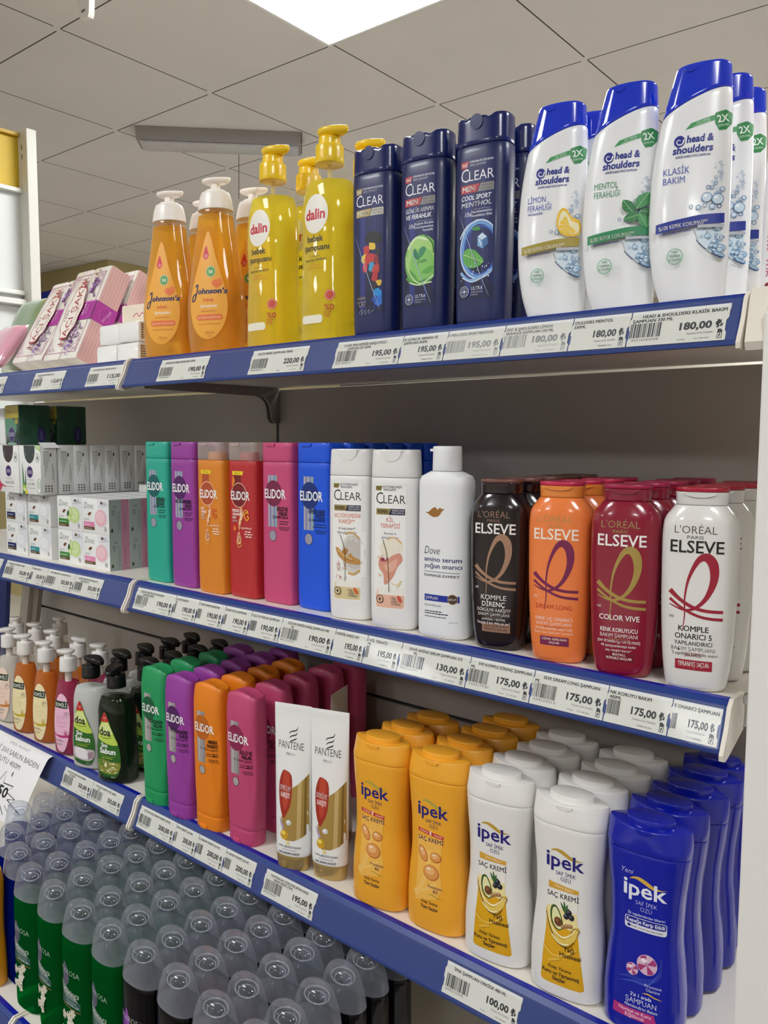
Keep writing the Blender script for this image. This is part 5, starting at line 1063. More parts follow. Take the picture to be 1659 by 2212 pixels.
for nm, x, y, lq, pc, hr, ys in (('milky white', -.1960, .0240, DW, pic_soap, -.1, [.0835, .1430, .2025, .2620]), ('dark green', -.1030, .0210, DG, pic_bloom, -1.35, [.0850, .1445, .2040, .2630])):
    t = thing('soap_pump_bottle', f'{nm} liquid soap bottle with black pump, front of its row', 'liquid soap', (x, y, Z3), .3, GB)
    b = part('body', _db.copy(), shelld, t); part('liquid', _di.copy(), lq, t)
    part('collar', lofty(cyl_prof([(176, 17.6), (200, 16.6)]), 175.6, 200, 4, 40, None, .5, 1.4), BLK, t)
    pump(t, 199, 8.5, 205, -15, 33, 14, 12, BLK, 9, taper=.75, tilt=2)
    a = Art(); doa(pc)(a); a.wrap('label', [b], t, eps=.35, du=3, dv=8); headrot(t, hr)
    for q, yy in enumerate(ys): headrot(dup(t, (x-.004*q, yy, Z3), .3, f'{nm} liquid soap bottle with black pump, {ordn(q)} behind its front one', GB, skip=('label',) if q else ()), -.1-.2*(q % 2))
# ================================================================ bottom shelf: shower gels with clear domed caps
_gk = [(0, 33, 18.5, 2.6), (6, 35.5, 21, 2.6), (90, 36, 21.5, 2.5), (172, 36, 21.5, 2.4), (188, 34.5, 20.5, 2.3)]
_gb = lofty(sym(_gk), 0, 187, 22, 48, None, 4, 2)
_gc = lofty(sym([(187.5, 36.4, 21.8, 2.3), (198, 34.8, 21.1, 2.25), (213, 30.6, 19.2, 2.2), (225, 26, 17, 2.15), (231.5, 21, 14, 2.1), (235, 13, 9, 2.0)]), 187.5, 235, 16, 48, None, 0, .8)
_gn = lofty(cyl_prof([(186, 14), (206, 13), (207, 9), (219, 8)]), 186, 219, 9, 28, None, 0, .8)
GCAP = clear('#f6f8fb', .045, .1, 'frosted_clear_dome', '#c4c8d2', edge=.42, refl=.03, graz=.3)
NOZ = clear('#f0f2f4', .01, .2, 'clear_nozzle_plastic', '#c9ccd2', .1, refl=.006, graz=.15)
def ringmesh(a, b, z, r, drop):
    V = []; Fc = []; N, K = 36, 6
    for q in range(N):
        t = 2*math.pi*q/N; c, s = math.cos(t), math.sin(t)
        for k in range(K):
            u = 2*math.pi*k/K; V.append(((a+r*math.cos(u))*c/1000, (b+r*math.cos(u))*s/1000, (z+r*math.sin(u)-drop*(1-s)/2)/1000))
    for q in range(N):
        for k in range(K): Fc.append((q*K+k, ((q+1) % N)*K+k, ((q+1) % N)*K+(k+1) % K, q*K+(k+1) % K))
    return mesh(V, Fc, 60)
_gr = ringmesh(18.5, 12.2, 221.5, .8, 5); _gr2 = ringmesh(13, 9, 217.5, .7, 4)
_gr3 = ringmesh(36.1, 21.5, 188, .4, 0)
RIM = clear('#f2f4f8', .06, .12, 'clear_rim_plastic', '#e0e2ea', .2)
RING = clear('#f0f2f6', .22, .12, 'clear_rib_plastic', '#dfe2ea', .45)
def marosa(dark):
    def f(a):
        K = '#d9dcd4'
        if dark == 'green':
            a.P([(-16, 148), (-8, 144), (-2, 128), (-6, 116), (-16, 112), (-20, 128)], '#5a566c', 3)
        else: a.R(-31, 36, 25, 143, '#0d090e'); a.R(-30, 36, -6, 140, '#6a2a86'); a.P([(-14, 150), (-6, 140), (-6, 120), (-16, 112)], '#8d4aa8', 2)
        a.T('MAROSA', -2, 132, 8, K, 46, 'C', -.02); a.P([(-26, 118), (-10, 112), (14, 100), (20, 88), (-20, 98)], '#7d8a86' if dark == 'green' else '#54356a', 2)
        if dark == 'green': a.T('Moringa', 0, 101, 9, '#eceee8', 38, 'C', -.012, .2)
        a.R(-30, 84, 22, 95, '#2f5a52' if dark == 'green' else '#4c2a5e')
        a.T('MORINGA' if dark == 'green' else 'MAROSA', 2, 90, 3, K, 24, 'C', .01); a.T('SHOWER GEL', 4, 85.4, 3, K, 30, 'C', .01); a.S([(-30, 84), (0, 81), (22, 80)], 1.4, '#9a6a3a')
        r = random.Random(6)
        for k in range(13):
            u, v = r.uniform(-24, 14), 74-2.7*k+r.uniform(-2, 2)
            for q in range(5): t = q*1.257+k; a.E(u+3.4*math.cos(t), v+3.8*math.sin(t), 3.2, 2.3, r.choice(('#e6e2d4', '#d8d2c0', '#f0ece0') if dark == 'green' else ('#b48ac4', '#9a6ab0')), t, 9)
            a.E(u, v, 1.4, 1.4, '#c9b44a')
    return f
gel = {}
GCOL = {'green': (liquid('#149442', .62, 'dark_green_gel', 1.15, .03, '#46c878'), '#1a8a3c'), 'black': (M('#060508', .14, spec=.3), '#1c1620'), 'blue': (liquid('#082490', .45, 'dark_blue_gel', 1.1, .03, '#2b55d0'), '#163ab0')}
gelc = clear('#eaf0ec', .0, .03, 'clear_bottle_shell', edge=.12)
GG = {c: f'{c} shower gel bottles with clear domed caps on the bottom shelf' for c in GCOL}
ROWS = [(1, -.1965, -1, 7), (2, -.1500, -2, 7), (3, -.0996, -3, 7), (4, -.0525, -3, 7), (5, -.0098, -3, 7), (6, .0370, -3, 7)]
for rw, y, j0, j1 in ROWS:
    for j in range(j0, j1+1):
        c = 'blue' if j < 0 else 'green' if j < 4 else 'black'; k = j-(0 if c == 'green' else 4) if c != 'blue' else -1-j
        pos = f'{ordn(k)} from the left' if c != 'blue' else f'{ordn(k)} left of green'
        lb = f'{c} shower gel bottle with clear domed cap, {ordn(rw-1)} row from front, {pos}'
        loc = (-.011+.079*j+.002*math.sin(7*rw+3*j), y+.0015*math.sin(5*j+rw)+(.019 if j == -1 else 0), Z4); rt = .06*math.sin(3.3*j+1.7*rw)
        if c not in gel:
            t = thing('shower_gel_bottle', lb, 'shower gel', loc, rt, GG[c]); gel[c] = t
            b = part('body', _gb.copy(), GCOL[c][0], t); part('cap', _gc.copy(), GCAP, t); part('nozzle', _gn.copy(), NOZ, t); part('cap_ring', _gr.copy(), RING, t); part('cap_ring', _gr2.copy(), RING, t); part('cap_rim', _gr3.copy(), RIM, t)
            if c != 'blue': a = Art(); marosa(c)(a); a.wrap('label', [b], t)
        else: dup(gel[c], loc, rt, lb, GG[c], skip=('label',) if rw > 1 else ())
# yellow waisted bottle at the left edge
t = thing('shampoo_bottle', 'deep yellow waisted bottle cut by the left picture edge on the bottom shelf', 'bottle', (-.1230, -.2125, Z4), .1); t.scale = (.72, .62, .88)
m = M('#e59a10', .35, coat=.2); part('body', _ib.copy(), m, t); part('cap', _ic.copy(), m, t); part('lid', _il.copy(), m, t)
# ================================================================ left module: soap packs and boxes
def crate(parent, name, a, b, mat, bev=.0012): return MB().box(a, b, bev).done(name, [mat], parent, 30)
# ---------------------------------------------------------------- small white soap boxes
SB = [('dark blue', '#16245c', '#f0f1f3', '#e2e5ea'), ('teal', '#2f8f96', '#f0f1f3', '#e4e6e8'), ('green', '#3f8a34', '#d6e8ae', '#c6df94'), ('pink', '#e48ab4', '#f2ccd2', '#ebb8c2')]
SX = [-.5450, -.4440, -.3220, -.2270]; SWD, SHT, SDP = .0945, .0665, .0420
GS = 'small white soap boxes stacked on the middle shelf'
BOXW = M('#eff0ee', .5)
def soap_art(i):
    nm, c, c2, c3 = SB[i]
    def f(a):
        a.P([(52, 66), (60, 40), (94, 30), (94, 66)], '#e6e8ec')
        a.T('Dove', 8, 47, 12, '#2b2b38', 32, 'L', -.015, .25); a.P([(20, 36), (24, 39), (29, 41), (34, 38), (29, 36), (27, 33), (23, 34)], '#6b4322', 2)
        a.E(68, 30, 21, 17, '#dfe0e4'); a.E(66, 31, 20, 16, c3); a.E(64, 33, 15, 11, c2); a.S([(60, 32), (65, 35), (70, 31), (65, 29), (61, 32)], .9, c3)
        if i == 2:
            a.P([(40, 24), (46, 30), (44, 40), (38, 34)], '#2f5a2a', 1); a.E(52, 38, 5, 10, '#8fb44a', .3); a.E(52, 38, 3.6, 8.4, '#dbe9a8', .3); a.E(46, 24, 6.4, 6.8, '#8fb44a'); a.E(46, 24, 5.2, 5.6, '#dbe9a8')
        a.T(('beauty', 'gentle', 'green', 'pink')[i], 8, 25, 4.4, '#9aa0a4', 18, 'L', -.01)
        a.R(6, 12, 44, 22, c); a.R(6, 7, 44, 12.6, '#5a4326'); a.lines(10, 16, 1.8, 24, 1, '#e6ecec', seed=i); a.lines(10, 9, 1.6, 24, 1, '#d8cdb4', seed=i+3)
        a.O(82, 11, 3.6, 4.6, .7, '#2f3550'); a.R(80.5, 10, 83.5, 12, '#2f3550'); a.R(66, 57, 74, 62, '#6a5236'); a.lines(76, 60, 1.4, 14, 3, '#8a8d90', seed=8); a.lines(60, 53, 1.2, 26, 1, '#a0a3a6', seed=9)
    return f
def soap_side(a):
    a.R(0, 0, 42, 66.5, '#a9b6b0'); a.R(25, 0, 42, 66.5, '#c98fa6'); a.T('90 g', 13.5, 36, 7, '#5f6b68', 19, 'L', -.01, 0, 1.571); a.lines(6, 46, 1.2, 5, 3, '#7b8683', seed=3); a.P([(3, 8), (6, 13), (8, 9), (6, 5)], '#4a4526', 1)
    for u in (19, 22): [a.R(u-.8, 8+6.2*k, u+.2, 12.4+6.2*k, '#78827f') for k in range(6)]
    [a.R(32, 10+6.4*k, 33.6, 14.6+6.4*k, '#a4607e') for k in range(5)]
protos = {}
for i in range(4):
    for lay in range(2):
        for q in range(5):
            nm = SB[i][0]; loc = (SX[i], .032+SDP*q+.0012*q, Z2+SHT*lay+.0001*lay)
            lb = f'white soap box with {nm} band, {("lower", "upper")[lay]} layer, ' + ('at the front' if q == 0 else f'{ordn(q-1)} behind the front one')
            if i not in protos:
                t = thing('soap_box', lb, 'soap box', loc, 0, GS); protos[i] = t
                crate(t, 'carton', (0, 0, 0), (SWD, SDP, SHT-.0002), BOXW, .0008)
                a = Art(); soap_art(i)(a); a.flat('front_print', t, (0, 0, 0), (1, 0, 0), (0, 0, 1))
                if i == 3: a = Art(); soap_side(a); a.flat('side_print', t, (SWD, 0, 0), (0, 1, 0), (0, 0, 1))
            else: dup(protos[i], loc, 0, lb, GS, skip=('front_print',) if q else ())
for k, (x, y) in enumerate(((-.300, .205), (-.205, .216))):
    t = thing('soap_box', f'flat white soap box with dark green end lying on the stack, {("left", "right")[k]} one', 'soap box', (x, y, SHT*2+.0002), .12*k, 'flat soap boxes')
    crate(t, 'carton', (0, 0, 0), (.092, .040, .016), BOXW, .0008)
    a = Art(); a.R(0, 1, 40, 12, '#1d5c52'); a.flat('side_print', t, (.092, 0, 0), (0, 1, 0), (0, 0, 1)); a = Art(); a.R(74, 1, 92, 12, '#1d5c52'); a.flat('front_print', t, (0, 0, 0), (1, 0, 0), (0, 0, 1))
# ---------------------------------------------------------------- taller white boxes with a window, standing on the small ones
TZ = SHT*2+.0003; TW, TH, TD = .0900, .0985, .0335
GW = 'white soap boxes with a dark window standing on the small boxes'
def duru_front(kind):
    def f(a):
        n = '#35403f' if kind else '#3a2a30'
        a.P([(20, 98.4), (68, 98.4), (67, 84), (62, 72), (54, 65), (44, 62), (34, 65), (26, 72), (21, 84)], n, 0); a.S([(26, 88), (30, 78)], 1.4, '#93a09e'); a.S([(56, 78), (60, 84)], 1, '#7d8a88')
        a.E(44, 45, 13, 12, '#c9a9c0'); a.E(44, 45, 12.4, 11.4, '#3a1f6a'); a.T('DURU', 44, 41.5, 7, '#e8e2ee', 19, 'C', .005)
        a.T('NATURAL SOAP', 46, 28, 2.6, '#a8a8a4', 28); a.T('ALOE VERA' if kind else 'SAKURA ÇİÇEĞİ', 48, 18.5, 5, '#8b8b88', 31 if kind else 38); a.lines(32, 12, 1.8, 34, 1, '#a09f9a', seed=2)
        a.O(78, 74, 8, 10, .8, '#6f7f6a'); a.O(78, 74, 5, 6.4, .7, '#6f7f6a'); a.E(78, 74, 2.4, 3, '#55604f')
        if kind:
            a.P([(66, 98.4), (90, 98.4), (90, 84), (84, 88), (72, 92)], '#bfd79a'); a.P([(12, 64), (17, 40), (20, 18), (23, 30), (26, 52), (27, 20), (24, 0), (12, 0)], '#3f7a4a', 0); a.P([(12, 64), (14, 36), (17, 14), (14, 4)], '#6fa86a', 0)
            a.E(20, 12, 8, 7, '#a9c94a'); a.E(20, 9, 5, 4, '#e6efb0'); a.E(28, 4, 6, 4, '#e2d03a'); a.R(74, 2, 90, 32, '#4f8a5a', 7); a.R(75, 3, 89, 31, '#eef2e8', 6); a.lines(77, 26, 1.6, 10, 6, '#5f8a5f', seed=3)
        else: a.P([(0.5, 26), (8, 20), (16, 16), (30, 13), (30, 11), (14, 12), (6, 4), (0.5, 2)], '#c8405a', 1)
    return f
def duru_side(a):
    for k, u in enumerate((6, 9, 12, 15)):
        a.T('doğal sabun içerikli nemlendirici', u, (88, 90, 62, 55)[k], 2.2, '#6f716c', (56, 60, 38, 30)[k], 'R', 0, 0, 1.571) if 0 else a.lines(u, 86, 1.2, 1, 1, '#6f716c', seed=k)
    for k in range(5): a.R(6+2.6*k, 86-(30, 56, 44, 36, 24)[k]*.9, 6.9+2.6*k, 86, '#8d8f8a')
    a.E(21, 80, 2, 4, '#5f625f'); a.R(24, 30, 25, 62, '#8d8f8a'); a.R(27, 24, 27.8, 54, '#a09f9a')
    for p in range(3):
        for q in range(3): a.R(8+6*p, 6+5*q, 11.4+6*p, 9+5*q, '#6a6c68')
dp = {}
for col in (1, 0):
    for q in range(7 if col else 1):
        x = (-.4330, -.3440)[0]+(-.0925 if not col else 0); loc = (x, .012+.0352*q, Z2+TZ); rt = (-.02, .03, -.015, .01, -.02, .02, 0)[q]*.5
        lb = (f'white soap box with aloe leaf, ' + ('open topped front one' if q == 0 else f'{ordn(q-1)} behind the front one')) if col else 'white soap box with pink blossom at the left picture edge'
        if q == 0:
            t = thing('soap_box', lb, 'soap box', loc, rt, GW)
            crate(t, 'carton', (0, 0, 0), (TW, TD, TH), BOXW, .0008)
            a = Art(); duru_front(col)(a); a.flat('front_print', t, (0, 0, 0), (1, 0, 0), (0, 0, 1))
            if col: a = Art(); duru_side(a); a.flat('side_print', t, (TW, 0, 0), (0, 1, 0), (0, 0, 1)); dt = t
        else: dup(dt, loc, rt, lb, GW, skip=('front_print',))
fl_ = MB(); fl_.box((-.012, 0, 0), (.012, .034, .0006)); o = fl_.done('open_flap', [BOXW], dt, 0); o.location = (TW-.004, .004, TH+.0005); o.rotation_euler = (0, .45, 0)
# ---------------------------------------------------------------- dark green multipacks on top
GMZ = Z2+TZ+TH+.0006; dg = M('#17422c', .3, coat=.3)
for k, (x, y, rt, lb) in enumerate(((-.5200, .026, -.08, 'dark green soap multipack with yellow top strip, front one near the shelf above'), (-.5130, .103, -.05, 'dark green soap multipack with yellow top strip, standing behind the front one'))):
    if k == 0:
        t = thing('soap_multipack', lb, 'soap pack', (x, y, GMZ), rt, 'green soap multipacks'); dm = t
        crate(t, 'wrapper', (0, 0, 0), (.074, .066, .0835), dg, .003)
        a = Art(); a.R(1, 56, 73, 82, '#b9a81c'); a.T('%50 ve 2. si', 36, 66, 8, '#7a3a14', 56, 'C'); a.P([(1, 54), (40, 54), (62, 40), (50, 20), (12, 18), (2, 36)], '#4f8a6a', 2); a.E(34, 22, 18, 16, '#a8a0c0'); a.E(34, 22, 17, 15, '#2a1f60'); a.T('DURU', 34, 18, 8, '#cfcade', 27, 'C', .005); a.R(54, 44, 68, 54, '#a89a1c'); a.R(14, 1, 60, 5, '#7fa890'); a.E(62, 8, 8, 7, '#1a2340')
        a.flat('front_print', t, (0, 0, 0), (1, 0, 0), (0, 0, 1)); a = Art(); a.E(44, 22, 9, 17, '#231a52'); a.T('DURU', 46.5, 12, 6, '#4f4a80', 20, 'L', .005, 0, 1.571); a.R(24, 2, 40, 80, '#1b4a34'); a.E(46, 22, 9, 17, '#231a52'); a.T('DURU', 48.5, 12, 6, '#6a659a', 20, 'L', .005, 0, 1.571)
        a.flat('side_print', t, (.074, 0, 0), (0, 1, 0), (0, 0, 1))
    else: dup(dm, (x, y, GMZ), rt, lb)
t = thing('soap_multipack', 'white soap pack at the left edge beside the green multipack', 'soap pack', (-.602, .03, GMZ), 0); crate(t, 'wrapper', (0, 0, 0), (.07, .06, .078), BOXW, .003)
# ================================================================ top shelf, left module
def lean(o, tilt): o.rotation_euler = (-tilt, 0, o.rotation_euler.z)
hw = M('#f1ece4', .25, coat=.5, bump=.08, bscale=70); pinkp = '#b55a86'
def leylak(a):
    W, H = 130, 205
    a.R(64.4, 0, 65.2, H, '#d9cfc4')
    for q in ((8, 14, W-8, 15.4), (8, H-16, W-8, H-14.6), (8, 14, 9.4, H-14.6), (W-9.4, 14, W-8, H-14.6)): a.R(*q, '#b2688c')
    for cx, cy, sx, sy in ((10, 17, 1, 1), (W-10, 17, -1, 1), (10, H-17, 1, -1), (W-10, H-17, -1, -1)):
        for k in range(4): a.O(cx+sx*(4+5*k), cy+sy*(4+2*(k % 2)), 3.4, 3.4, .8, '#c490b0', 14); a.O(cx+sx*4, cy+sy*(8+6*k), 3, 3, .8, '#c490b0', 14)
        a.S([(cx+sx*2, cy+sy*34), (cx+sx*12, cy+sy*16), (cx+sx*30, cy+sy*2)], .9, '#c490b0')
    a.R(66, 84, W, 122, '#b0309c'); a.P([(66, 122), (W, 122), (W, 125), (66, 125)], '#d48ac4')
    r = random.Random(4)
    for bu, bv in ((98, 158), (92, 48)):
        for k in range(44): a.E(bu+r.gauss(0, 7), bv+r.gauss(0, 15), r.uniform(1.6, 3.6), r.uniform(1.6, 3.4), r.choice(('#7d3f9a', '#9a5cb8', '#5f2a7a', '#b88acc', '#6a5a4a')), 0, 9)
    oval = [(60+30*math.cos(t)*(1+.06*math.sin(9*t)), 103+62*math.sin(t)*(1+.04*math.sin(9*t))) for t in [q*2*math.pi/60 for q in range(60)]]
    a.P(oval, '#a8324a'); a.P([(60+(x-60)*.93, 103+(y-103)*.96) for x, y in oval], '#f3ece4')
    a.T('HACI ŞAKİR', 70, 30, 19, '#a3262e', 152, 'L', .005, 0, 1.571); a.T('1889', 44, 84, 7, '#3a2a2c', 26, 'L', 0, 0, 1.571); a.T('İSTANBUL', 80, 72, 4.4, '#6a3a3c', 48, 'L', 0, 0, 1.571)
    a.T('LEYLAK', 104, 92, 7, '#f0d4ea', 26, 'L', .01, 0, 1.571); a.T('LAVANTA', 113, 94, 3.4, '#f0d4ea', 20, 'L', 0, 0, 1.571)
def leylak_side(a):
    a.R(2, 2, 45, 203, '#dfb2ae')
    for k in range(12): a.R(4+3.3*k, 4, 4.8+3.3*k, 201, ('#e6c6bd', '#d3a09e')[k % 2])
    a.R(0, 84, 47, 124, '#b0309c'); a.E(24, 104, 12, 15, '#c65cb4'); a.E(24, 104, 11, 14, '#a92c96'); a.T('HACI ŞAKİR', 26, 90, 5, '#e6b4dc', 28, 'L', 0, 0, 1.2)
GP = 'lilac banded soap packs leaning on the top shelf'
PW, PD, PH = .130, .047, .205
for k, (x, y, tl, rt, lb) in enumerate(((-.3540, .024, .42, .0, 'white and lilac soap pack leaning back, front right one beside the white blocks'), (-.4900, .026, .52, .0, 'white and lilac soap pack leaning back, left one beside the pink pack'), (-.3530, .083, .42, .0, 'white and lilac soap pack leaning behind the front right one'))):
    z = Z1+PD*math.sin(tl)+.0012
    if k == 0:
        t = thing('soap_multipack', lb, 'soap pack', (x, y, z), rt, GP); hk = t
        m = MB().box((0, 0, 0), (.0645, PD, PH), .007).box((.0655, 0, 0), (PW, PD, PH), .007); m.box((.055, .004, .005), (.075, PD-.004, PH-.005), .002)
        m.done('wrapper', [hw], t, 40)
        a = Art(); leylak(a); a.flat('front_print', t, (0, 0, 0), (1, 0, 0), (0, 0, 1), .25); a = Art(); leylak_side(a); a.flat('side_print', t, (PW, 0, 0), (0, 1, 0), (0, 0, 1), .25)
        lean(t, tl)
    else: lean(dup(hk, (x, y, z), rt, lb, GP), tl)
# white wrapped soap blocks
wr = M('#f3f2ef', .22, coat=.6, bump=.25, bscale=55)
GQ = 'white film wrapped soap blocks'
for k, (x, y, z, s) in enumerate(((-.1600, .030, 0, 'lower left'), (-.0915, .030, 0, 'lower right'), (-.1560, .034, .0372, 'upper left'), (-.0915, .032, .0372, 'upper right'))):
    t = thing('soap_block', f'white film wrapped soap block, {s} of the four beside the amber bottles', 'soap pack', (x, y, Z1+z), 0, GQ)
    crate(t, 'wrapper', (0, 0, 0), (.0675, .085, .0368), wr, .006)
    if k % 2:
        a = Art(); a.R(5, 4, 80, 33, '#d8c49a')
        for q in range(6): a.R(6, 6+4.4*q, 79, 8.6+4.4*q, '#5a3a2a'); a.lines(8, 6.6+4.4*q, 1.4, 60, 1, '#cdb78e', seed=q)
        a.flat('side_print', t, (.0675, 0, 0), (0, 1, 0), (0, 0, 1), .3)
t = thing('soap_box', 'small cream box with pink lettering lying on the white wrapped blocks', 'soap box', (-.112, .055, Z1+.0745), .15)
crate(t, 'carton', (0, 0, 0), (.075, .05, .034), M('#e9dcc8', .45), .003); a = Art(); a.S([(30, 12), (40, 18), (46, 12), (54, 18), (62, 12)], 1.6, '#c04a6a'); a.flat('front_print', t, (0, 0, 0), (1, 0, 0), (0, 0, 1))
t = thing('bottle', 'grey capped white bottle with red print behind the soap packs', 'bottle', (-.150, .205, Z1), .2)
part('body', lofty(sym([(0, 26, 18, 2.4), (130, 27, 18, 2.4), (165, 20, 15, 2.2), (172, 12, 12, 2)]), 0, 172, 16, 36, None, 3, 1), M('#e8e2e4', .3), t); part('cap', lofty(cyl_prof([(172, 14), (190, 16), (204, 12), (210, 5)]), 172, 210, 10, 28, None, .5, 1), M('#8f9094', .2, .3), t)
a = Art(); a.P([(-20, 60), (20, 60), (22, 120), (0, 150), (-20, 130)], '#c8506a', 2); a.wrap('label', [t.children[0]], t)
# film packs at the far left
def pillow(parent, name, w, h, d, mat, n=14):
    V = []; Fc = []
    for s in (-1, 1):
        for i in range(n+1):
            for j in range(n+1):
                u, v = 2*i/n-1, 2*j/n-1; e = max(0, (1-u**4)*(1-v**4))**.5
                V.append((u*w/2*(1-.04*v*v), s*d/2*e*(1+.08*math.sin(7*u+3*v)*math.sin(5*v)), h/2+v*h/2*(1-.03*u*u)))
    o = (n+1)**2; I = lambda s, i, j: s*o+i*(n+1)+j
    for s in (0, 1):
        for i in range(n):
            for j in range(n): Fc.append((I(s, i, j), I(s, i+1, j), I(s, i+1, j+1), I(s, i, j+1)))
    me = mesh(V, Fc, 80); bm = bmesh.new(); bm.from_mesh(me); bmesh.ops.remove_doubles(bm, verts=bm.verts[:], dist=1e-5); bmesh.ops.recalc_face_normals(bm, faces=bm.faces[:]); bm.to_mesh(me); bm.free()
    return link(name, me, parent, [mat])
t = thing('soap_bag', 'glossy green film pack with leaf picture leaning at the far left', 'soap pack', (-.590, .100, Z1+.015), .05); lean(t, .36)
b = pillow(t, 'bag', .19, .185, .05, M('#7f9a72', .15, coat=.8, bump=.2, bscale=30))
a = Art(); a.P([(-80, 60), (-40, 90), (-10, 70), (-30, 40), (-70, 30)], '#4f7f3a', 2); a.P([(-30, 120), (0, 135), (30, 120), (0, 108)], '#6fae3a', 2); a.P([(0, 60), (50, 100), (62, 96), (20, 50)], '#f1f3ee', 0); a.R(-60, 70, -16, 100, '#e9ecee', 8); a.wrap('label', [b], t)
t = thing('soap_bag', 'pink film pack with dark blue oval emblem leaning before the green pack', 'soap pack', (-.562, .014, Z1+.016), .0); lean(t, .6)
b = pillow(t, 'bag', .11, .118, .03, M('#e3a4b8', .2, coat=.7, bump=.2, bscale=30))
a = Art(); a.P([(6, 84), (40, 92), (44, 108), (14, 106)], '#e6e4f0', 0); a.S([(14, 96), (26, 99), (38, 98)], 2.4, '#34387c'); a.S([(-30, 30), (0, 60), (30, 70)], 3, '#d6809c'); a.P([(-20, 40), (0, 50), (10, 36)], '#7a8a5a', 1); a.E(10, 64, 6, 8, '#c84a72', .5); a.wrap('label', [b], t)
for k, (x, y) in enumerate(((-.790, .235), (-.700, .240))):
    t = thing('bottle', f'small bottle with red domed cap peeking over the green pack, {("left", "right")[k]} one', 'bottle', (x, y, Z1), 0, 'red capped bottles')
    part('body', lofty(sym([(0, 25, 18, 2.4), (150, 25, 18, 2.4), (172, 12, 12, 2)]), 0, 172, 14, 32, None, 3, .5), M('#efe6ea', .3), t); part('cap', lofty(cyl_prof([(172, 13), (184, 14.5), (194, 11), (198, 4)]), 172, 198, 8, 28, None, .3, .6), M('#c22a34', .2, coat=.5), t)
# ================================================================ price tags in the rails
PAPER = M('#e9e6d6', .6)
VY = -RDOWN
def price_tag(x0, x1, z, lines, price, where, code='', bar=(0, 1), row='', glare=False, cut=0):
    """a paper slip on the rail face; bar = visible part of the bar code as fractions of its length"""
    w_ = (x1-x0)*1000; h = 36.5; o = Vector((x0, -0.0045, z-0.004))+RDOWN*.0395+ROUT*.0009
    pts = [(0, 0), (w_-1.2, 0), (w_-1.2, 8), (w_-2.6, 9.5), (w_-2.6, 20), (w_-.6, 22.5), (w_-.6, 30), (w_, 31), (w_, h), (1, h), (1, 30), (-.4, 28), (-.4, 18), (1, 16), (1, 8), (0, 6)]
    bm = bmesh.new(); n = ROUT
    A = [bm.verts.new(Vector((1, 0, 0))*p[0]/1000+VY*p[1]/1000) for p in pts]; B = [bm.verts.new(v.co-n*.00025) for v in A]
    bm.faces.new(A); bm.faces.new(B[::-1])
    for k in range(len(A)): bm.faces.new((A[k], B[k], B[(k+1) % len(A)], A[(k+1) % len(A)]))
    bmesh.ops.recalc_face_normals(bm, faces=bm.faces[:]); me = bpy.data.meshes.new('price_tag'); bm.to_mesh(me); bm.free()
    t = link('price_tag', me, None, [PAPER], o); tag(t, where, 'price tag', 'paper price tags in the shelf rails')
    K = '#8d8b84' if glare else '#22211f'; k2 = '#a8a69e' if glare else '#55534e'  # paler inks paint the rail cover's glare into the print
    a = Art(); a.R(1.2, h-3.2, w_-.6, h-.4, '#f4f2ea')
    v = h-7.4
    for s, wd in lines: a.T(s, 12 if wd > 60 else (2.5 if cut else 20), v, 3.2, K, min(wd, w_-(14 if wd > 60 else 5)), 'L', .025); v -= 4.6
    if bar: a.bars(4 if not cut else 1.5, 8.6, 4+(33*(bar[1]-bar[0]) if not cut else min(33*(bar[1]-bar[0]), w_*.3)), 23.5, K, seed=int(abs(x0)*9999)+3)
    if code: a.T(code, 4, 5, 2.6, k2, 27, 'L')
    a.T(price, w_-5, 13.3, 7, K, min(40, w_*.52), 'R', .04)
    a.T('Fiyatlara Kdv Dahildir', w_-13, 8, 2, k2, min(24, w_*.36), 'R'); a.T('Türkiye', w_*.52, 2.6, 1.7, k2, 7.5, 'L'); a.T('F.D 3.08.2026', w_-16, 2.6, 1.7, k2, 14, 'R')
    u = w_-9; a.P([(u, 2), (u+4.4, 2), (u+4.4, 9.6), (u+2.8, 11.4), (u, 11.4)], K); a.P([(u+.6, 2.6), (u+3.8, 2.6), (u+3.8, 7.4), (u+.6, 7.4)], '#e9e6d6'); a.P([(u+1.2, 3.2), (u+2.2, 3.2), (u+3.2, 6.6), (u+1.8, 6.8)], K)
    a.flat('print', t, (0, 0, 0), (1, 0, 0), tuple(VY), .08)
L_ = '₺'
